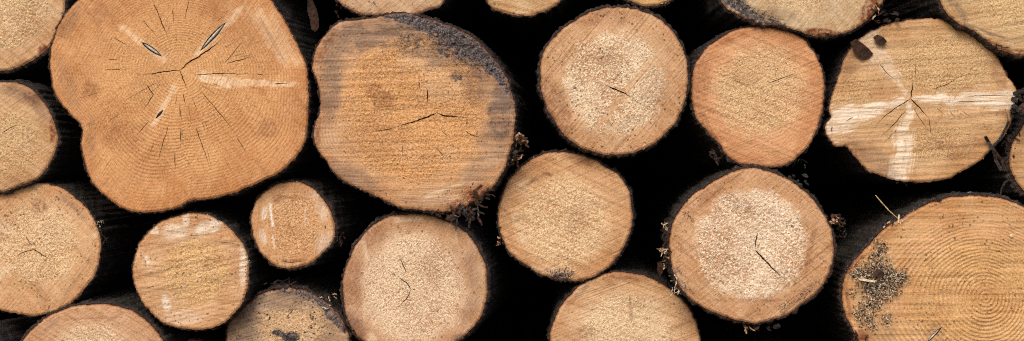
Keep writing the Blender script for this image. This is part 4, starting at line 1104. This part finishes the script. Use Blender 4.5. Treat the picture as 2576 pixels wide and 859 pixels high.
# straw yellow top log: torn reddish bark
tuft('T4', (2535, 0, 2572, 70), 20, 22, 3.2, [M_SHRED, M_SHRED, M_SHREDPALE], ang=-60, y=(-0.004, 0.004))
tuft('T4', (2370, 95, 2440, 106), 12, 16, 2.6, [M_SHRED], ang=10, y=(-0.003, 0.004))
# ringed log rim
tuft('N', (2590, 650, 2640, 672), 9, 14, 2.4, [M_CHIP, M_SHREDPALE, M_SHRED], ang=-60, y=(-0.004, 0.004))
bark_bits('N', (2735, 578, 2758, 590), 4, 8, [M_BARK, M_SHRED], (-0.003, 0.004))
tuft('N', (2790, 566, 2900, 572), 9, 12, 2.4, [M_BARK, M_GREYCHIP], ang=0)
tuft('N', (2500, 960, 2540, 1000), 12, 18, 3.5, [M_SHRED], ang=60, y=(-0.004, 0.004))
# dirty log crest and sides
tuft('P', (770, 828, 860, 846), 16, 26, 3.2, [M_BARK, M_SHRED], ang=0, y=(0.0, 0.02))
tuft('P', (900, 852, 985, 910), 12, 14, 2.4, [M_GREYCHIP, M_BARK, M_CHIP], ang=40, y=(-0.002, 0.006))
tuft('G', (286, 640, 300, 660), 7, 13, 2.4, [M_CHIP, M_LICHEN, M_SHRED], ang=80)
tuft('G', (300, 690, 312, 705), 5, 12, 2.4, [M_LICHEN, M_SHRED])
tuft('E', (2425, 330, 2440, 420), 9, 14, 2.4, [M_BARK, M_SHRED], ang=100)
tuft('E', (2595, 520, 2680, 540), 8, 12, 2, [M_SHRED, M_BARK], ang=30)
tuft('D', (2080, 430, 2130, 470), 9, 22, 5, [M_BARK, M_SHRED], ang=50, y=(0.004, 0.02))
tuft('D', (2330, 465, 2370, 485), 8, 18, 3.5, [M_MOSS, M_BARK, M_MOSS], y=(0.01, 0.03))
tuft('T5', (2880, 125, 2960, 160), 10, 18, 2.6, [M_SHRED], ang=25, y=(-0.003, 0.004))
tuft('I', (975, 690, 1000, 730), 7, 18, 3.5, [M_BARK, M_SHRED], y=(0.005, 0.02))
tuft('T1', (968, -10, 1000, 30), 6, 22, 2.6, [M_SHRED], ang=80, y=(0.0, 0.01))
tuft('T2', (1425, 0, 1460, 30), 7, 20, 2.6, [M_SHREDPALE, M_SHRED], ang=40, y=(0.0, 0.01))
tuft('T3', (1930, 0, 1965, 20), 6, 12, 2.6, [M_CHIP, M_SHRED], y=(-0.003, 0.004))
tuft('F', (2950, 360, 2985, 590), 26, 22, 4, [M_BARK, M_SHRED, M_BARK], ang=85, y=(-0.004, 0.01))


def place(o, px, py, y):
    x, z = world_xz(px, py, y)
    o.location = (x, y, z)


def thing(name, label, cat, px, py, y, group=None):
    o = bpy.data.objects.new(name, None)
    o.empty_display_size = 0.02
    link(o)
    place(o, px, py, y)
    o["label"] = label; o["category"] = cat
    if group:
        o["group"] = group
    return o


def loose(name, label, cat, pts, thick, mat, y, bend=0.003, tilt=(0, 0), group=None):
    o, c = flake(name, pts, thick, mat, None, bend=bend, tilt=tilt)
    place(o, c[0], c[1], y)
    o["label"] = label; o["category"] = cat
    if group:
        o["group"] = group
    return o


def z2(x0, y0, f, *pts):
    return [(x0 + a * f, y0 + b * f) for a, b in pts]


F2 = 300 / 859
loose("bark_flake", "larger dark bark flake stuck to the upper left of the log with white rays", "bark flake", z2(2350, 0, F2, (395, 360), (440, 330), (500, 365), (560, 410), (600, 452), (565, 490), (510, 505), (470, 480), (430, 440)), 0.003, M_SHRED, 0.014, tilt=(0.15, -0.2))
loose("bark_flake", "smaller purplish bark flake lying right of the larger flake near the straw yellow log", "bark flake", z2(2350, 0, F2, (590, 320), (625, 290), (680, 315), (712, 350), (680, 385), (630, 375)), 0.002, M_SHRED, 0.015, tilt=(0.1, -0.1))
loose("bark_strip", "long dull brown bark strip hanging in the dark gap between the two largest logs", "bark strip", z2(750, 0, 250 / 859, (520, -40), (570, 0), (610, 90), (632, 180), (636, 280), (600, 330), (560, 300), (545, 200), (520, 120)), 0.003, M_SHRED, 0.05, tilt=(0.4, 0.1))
loose("bark_strip", "curled brown bark strip standing in the gap left of the whitish-hearted log", "bark strip", z2(1850, 600, F2, (215, 480), (250, 470), (275, 520), (262, 570), (240, 600), (215, 560)), 0.003, M_SHRED, 0.02, tilt=(0.3, 0.0))

# tuft of bark crumbs jammed at the right end of the white-rayed log
bc = thing("bark_clump", "clump of dark purplish bark crumbs jammed against the right tip of the white-rayed log", "bark clump", 2975, 305, 0.0)
random.seed(5)
for i in range(26):
    cx = random.uniform(2955, 3010); cy = random.uniform(255, 340)
    if cx + (cy - 300) * 0.1 < 2958 + abs(cy - 305) * 0.25:
        continue
    n = random.choice((5, 6, 7)); r = random.uniform(7, 14)
    o, c = flake("bark_piece", [(cx + math.cos(2 * math.pi * k / n) * r * random.uniform(.6, 1.2), cy + math.sin(2 * math.pi * k / n) * r * random.uniform(.5, 1.1)) for k in range(n)], 0.003, random.choice((M_BARK, M_SHRED, M_BARK)), bc, bend=0.003, tilt=(random.uniform(-.6, .6), random.uniform(-.6, .6)))
    o.location = ((c[0] - 2975) * S, random.uniform(-0.012, 0.006), (305 - c[1]) * S)
# twiggy bark fragment below it
tw = thing("bark_fragment", "forked dark bark fragment wedged between the white-rayed log and the right edge sliver", "bark fragment", 2925, 440, 0.0)


def tw_part(pts, r, mat=M_BARK):
    p = np.array([((a - 2925) * S, random.uniform(-0.004, 0.004) + 0.012, (440 - b) * S) for a, b in pts])
    strip_tube("prong", p, r * S, mat, tw, 0.6)


tw_part([(2893, 400), (2905, 415), (2918, 440), (2926, 470), (2940, 500)], 6)
tw_part([(2916, 430), (2935, 410), (2955, 375), (2962, 355)], 4.5)
tw_part([(2920, 440), (2930, 455), (2945, 470), (2955, 500)], 5, M_SHRED)
tw_part([(2950, 318), (2958, 335), (2966, 352)], 2.2, M_SHREDPALE)
hoop = thing("bark_curl", "thin curled bark loop standing on the rim of the ringed log at right", "bark curl", 2955, 570, 0.0)
p = np.array([((a - 2955) * S, 0.004, (570 - b) * S) for a, b in [(2934, 576), (2936, 556), (2946, 536), (2958, 528), (2970, 530), (2972, 545)]])
strip_tube("loop", p, 3.2 * S, M_BARK, hoop, 0.7)

# straw on the ringed log
st = thing("straw", "thin yellow straw leaning up into the dark gap off the ringed log", "straw", 2605, 605, 0.0)
p = np.array([((a - 2605) * S, yy, (605 - b) * S) for a, b, yy in [(2575, 573, 0.02), (2590, 595, 0.012), (2606, 617, 0.004), (2628, 640, -0.004)]])
strip_tube("stalk", p, 1.5 * S, M_STRAW, st, 0.8)
sp = thing("splinter", "short upright whitish splinter on the ringed log's rim under the straw", "splinter", 2633, 642, -0.006)
p = np.array([((a - 2633) * S, 0.0, (642 - b) * S) for a, b in [(2634, 629), (2633, 641), (2632, 654)]])
strip_tube("shaft", p, 2.8 * S, M_CHIP, sp, 0.7)
loose("wood_chip", "tiny cream wood chip lying on the right face of the ringed log", "wood chip", z2(2250, 500, K, (1212, 325), (1228, 318), (1236, 330), (1222, 338)), 0.002, M_CHIP, -0.008, bend=0.001)

# dirt, lichen and sawdust stuck on the ringed log
cl = thing("debris_clump", "clump of grey sawdust, lichen and dark crumbs stuck to the ringed log's left face", "debris clump", 2575, 815, -0.006)
random.seed(9)
F5 = 400 / 859
blobs = [(380, 275, 45), (385, 375, 60), (440, 440, 45), (505, 460, 40), (290, 420, 55), (385, 510, 75), (300, 490, 50), (345, 580, 55), (265, 655, 40), (440, 520, 60), (240, 440, 25), (420, 715, 18), (340, 640, 40), (240, 700, 25), (480, 545, 25), (215, 440, 30), (330, 760, 30), (420, 720, 30), (200, 560, 25), (300, 720, 45), (520, 450, 45)]
cats = {"dark_crumbs": (M_BLACKCHIP, 1300, 1.2, 3.0), "grey_crumbs": (M_GREYCHIP, 320, 1.0, 2.8), "pale_sawdust": (M_CHIP, 620, 1.0, 3.0), "lichen_crumbs": (M_LICHEN, 130, 1.4, 3.0)}
for nm, (mt, n, a, b) in cats.items():
    pos = []
    for _ in range(n):
        bx, by, br = random.choices(blobs, [q[2] ** 2 for q in blobs])[0]
        rr = br * 1.5 * (random.random() ** 0.8); an = random.uniform(0, 2 * math.pi)
        x = 2400 + (bx + math.cos(an) * rr) * F5; y = 600 + (by + math.sin(an) * rr) * F5
        hgt = 0.0022 * max(0, 1 - (rr / br) ** 2) + 0.0008
        extra = {"dark_crumbs": 0.0, "grey_crumbs": 0.0005, "pale_sawdust": 0.0010, "lichen_crumbs": 0.001}[nm]
        pos.append(((x - 2575) * S, -random.uniform(0.2, 1.0) * hgt - extra, (815 - y) * S))
    o = crumbs(nm, pos, a, b, mt, cl, 2.6)
    o["kind"] = "stuff"
o, c = flake("wood_chip", z2(2400, 600, F5, (236, 463), (265, 460), (300, 468), (342, 474), (344, 486), (290, 480), (250, 474)), 0.002, M_CHIP, cl, bend=0.002)
o.location = ((c[0] - 2575) * S, -0.007, (815 - c[1]) * S)
o, c = flake("bark_piece", z2(2400, 600, F5, (330, 425), (355, 408), (395, 418), (405, 440), (375, 455), (340, 448)), 0.003, M_SHRED, cl, bend=0.003)
o.location = ((c[0] - 2575) * S, -0.007, (815 - c[1]) * S)
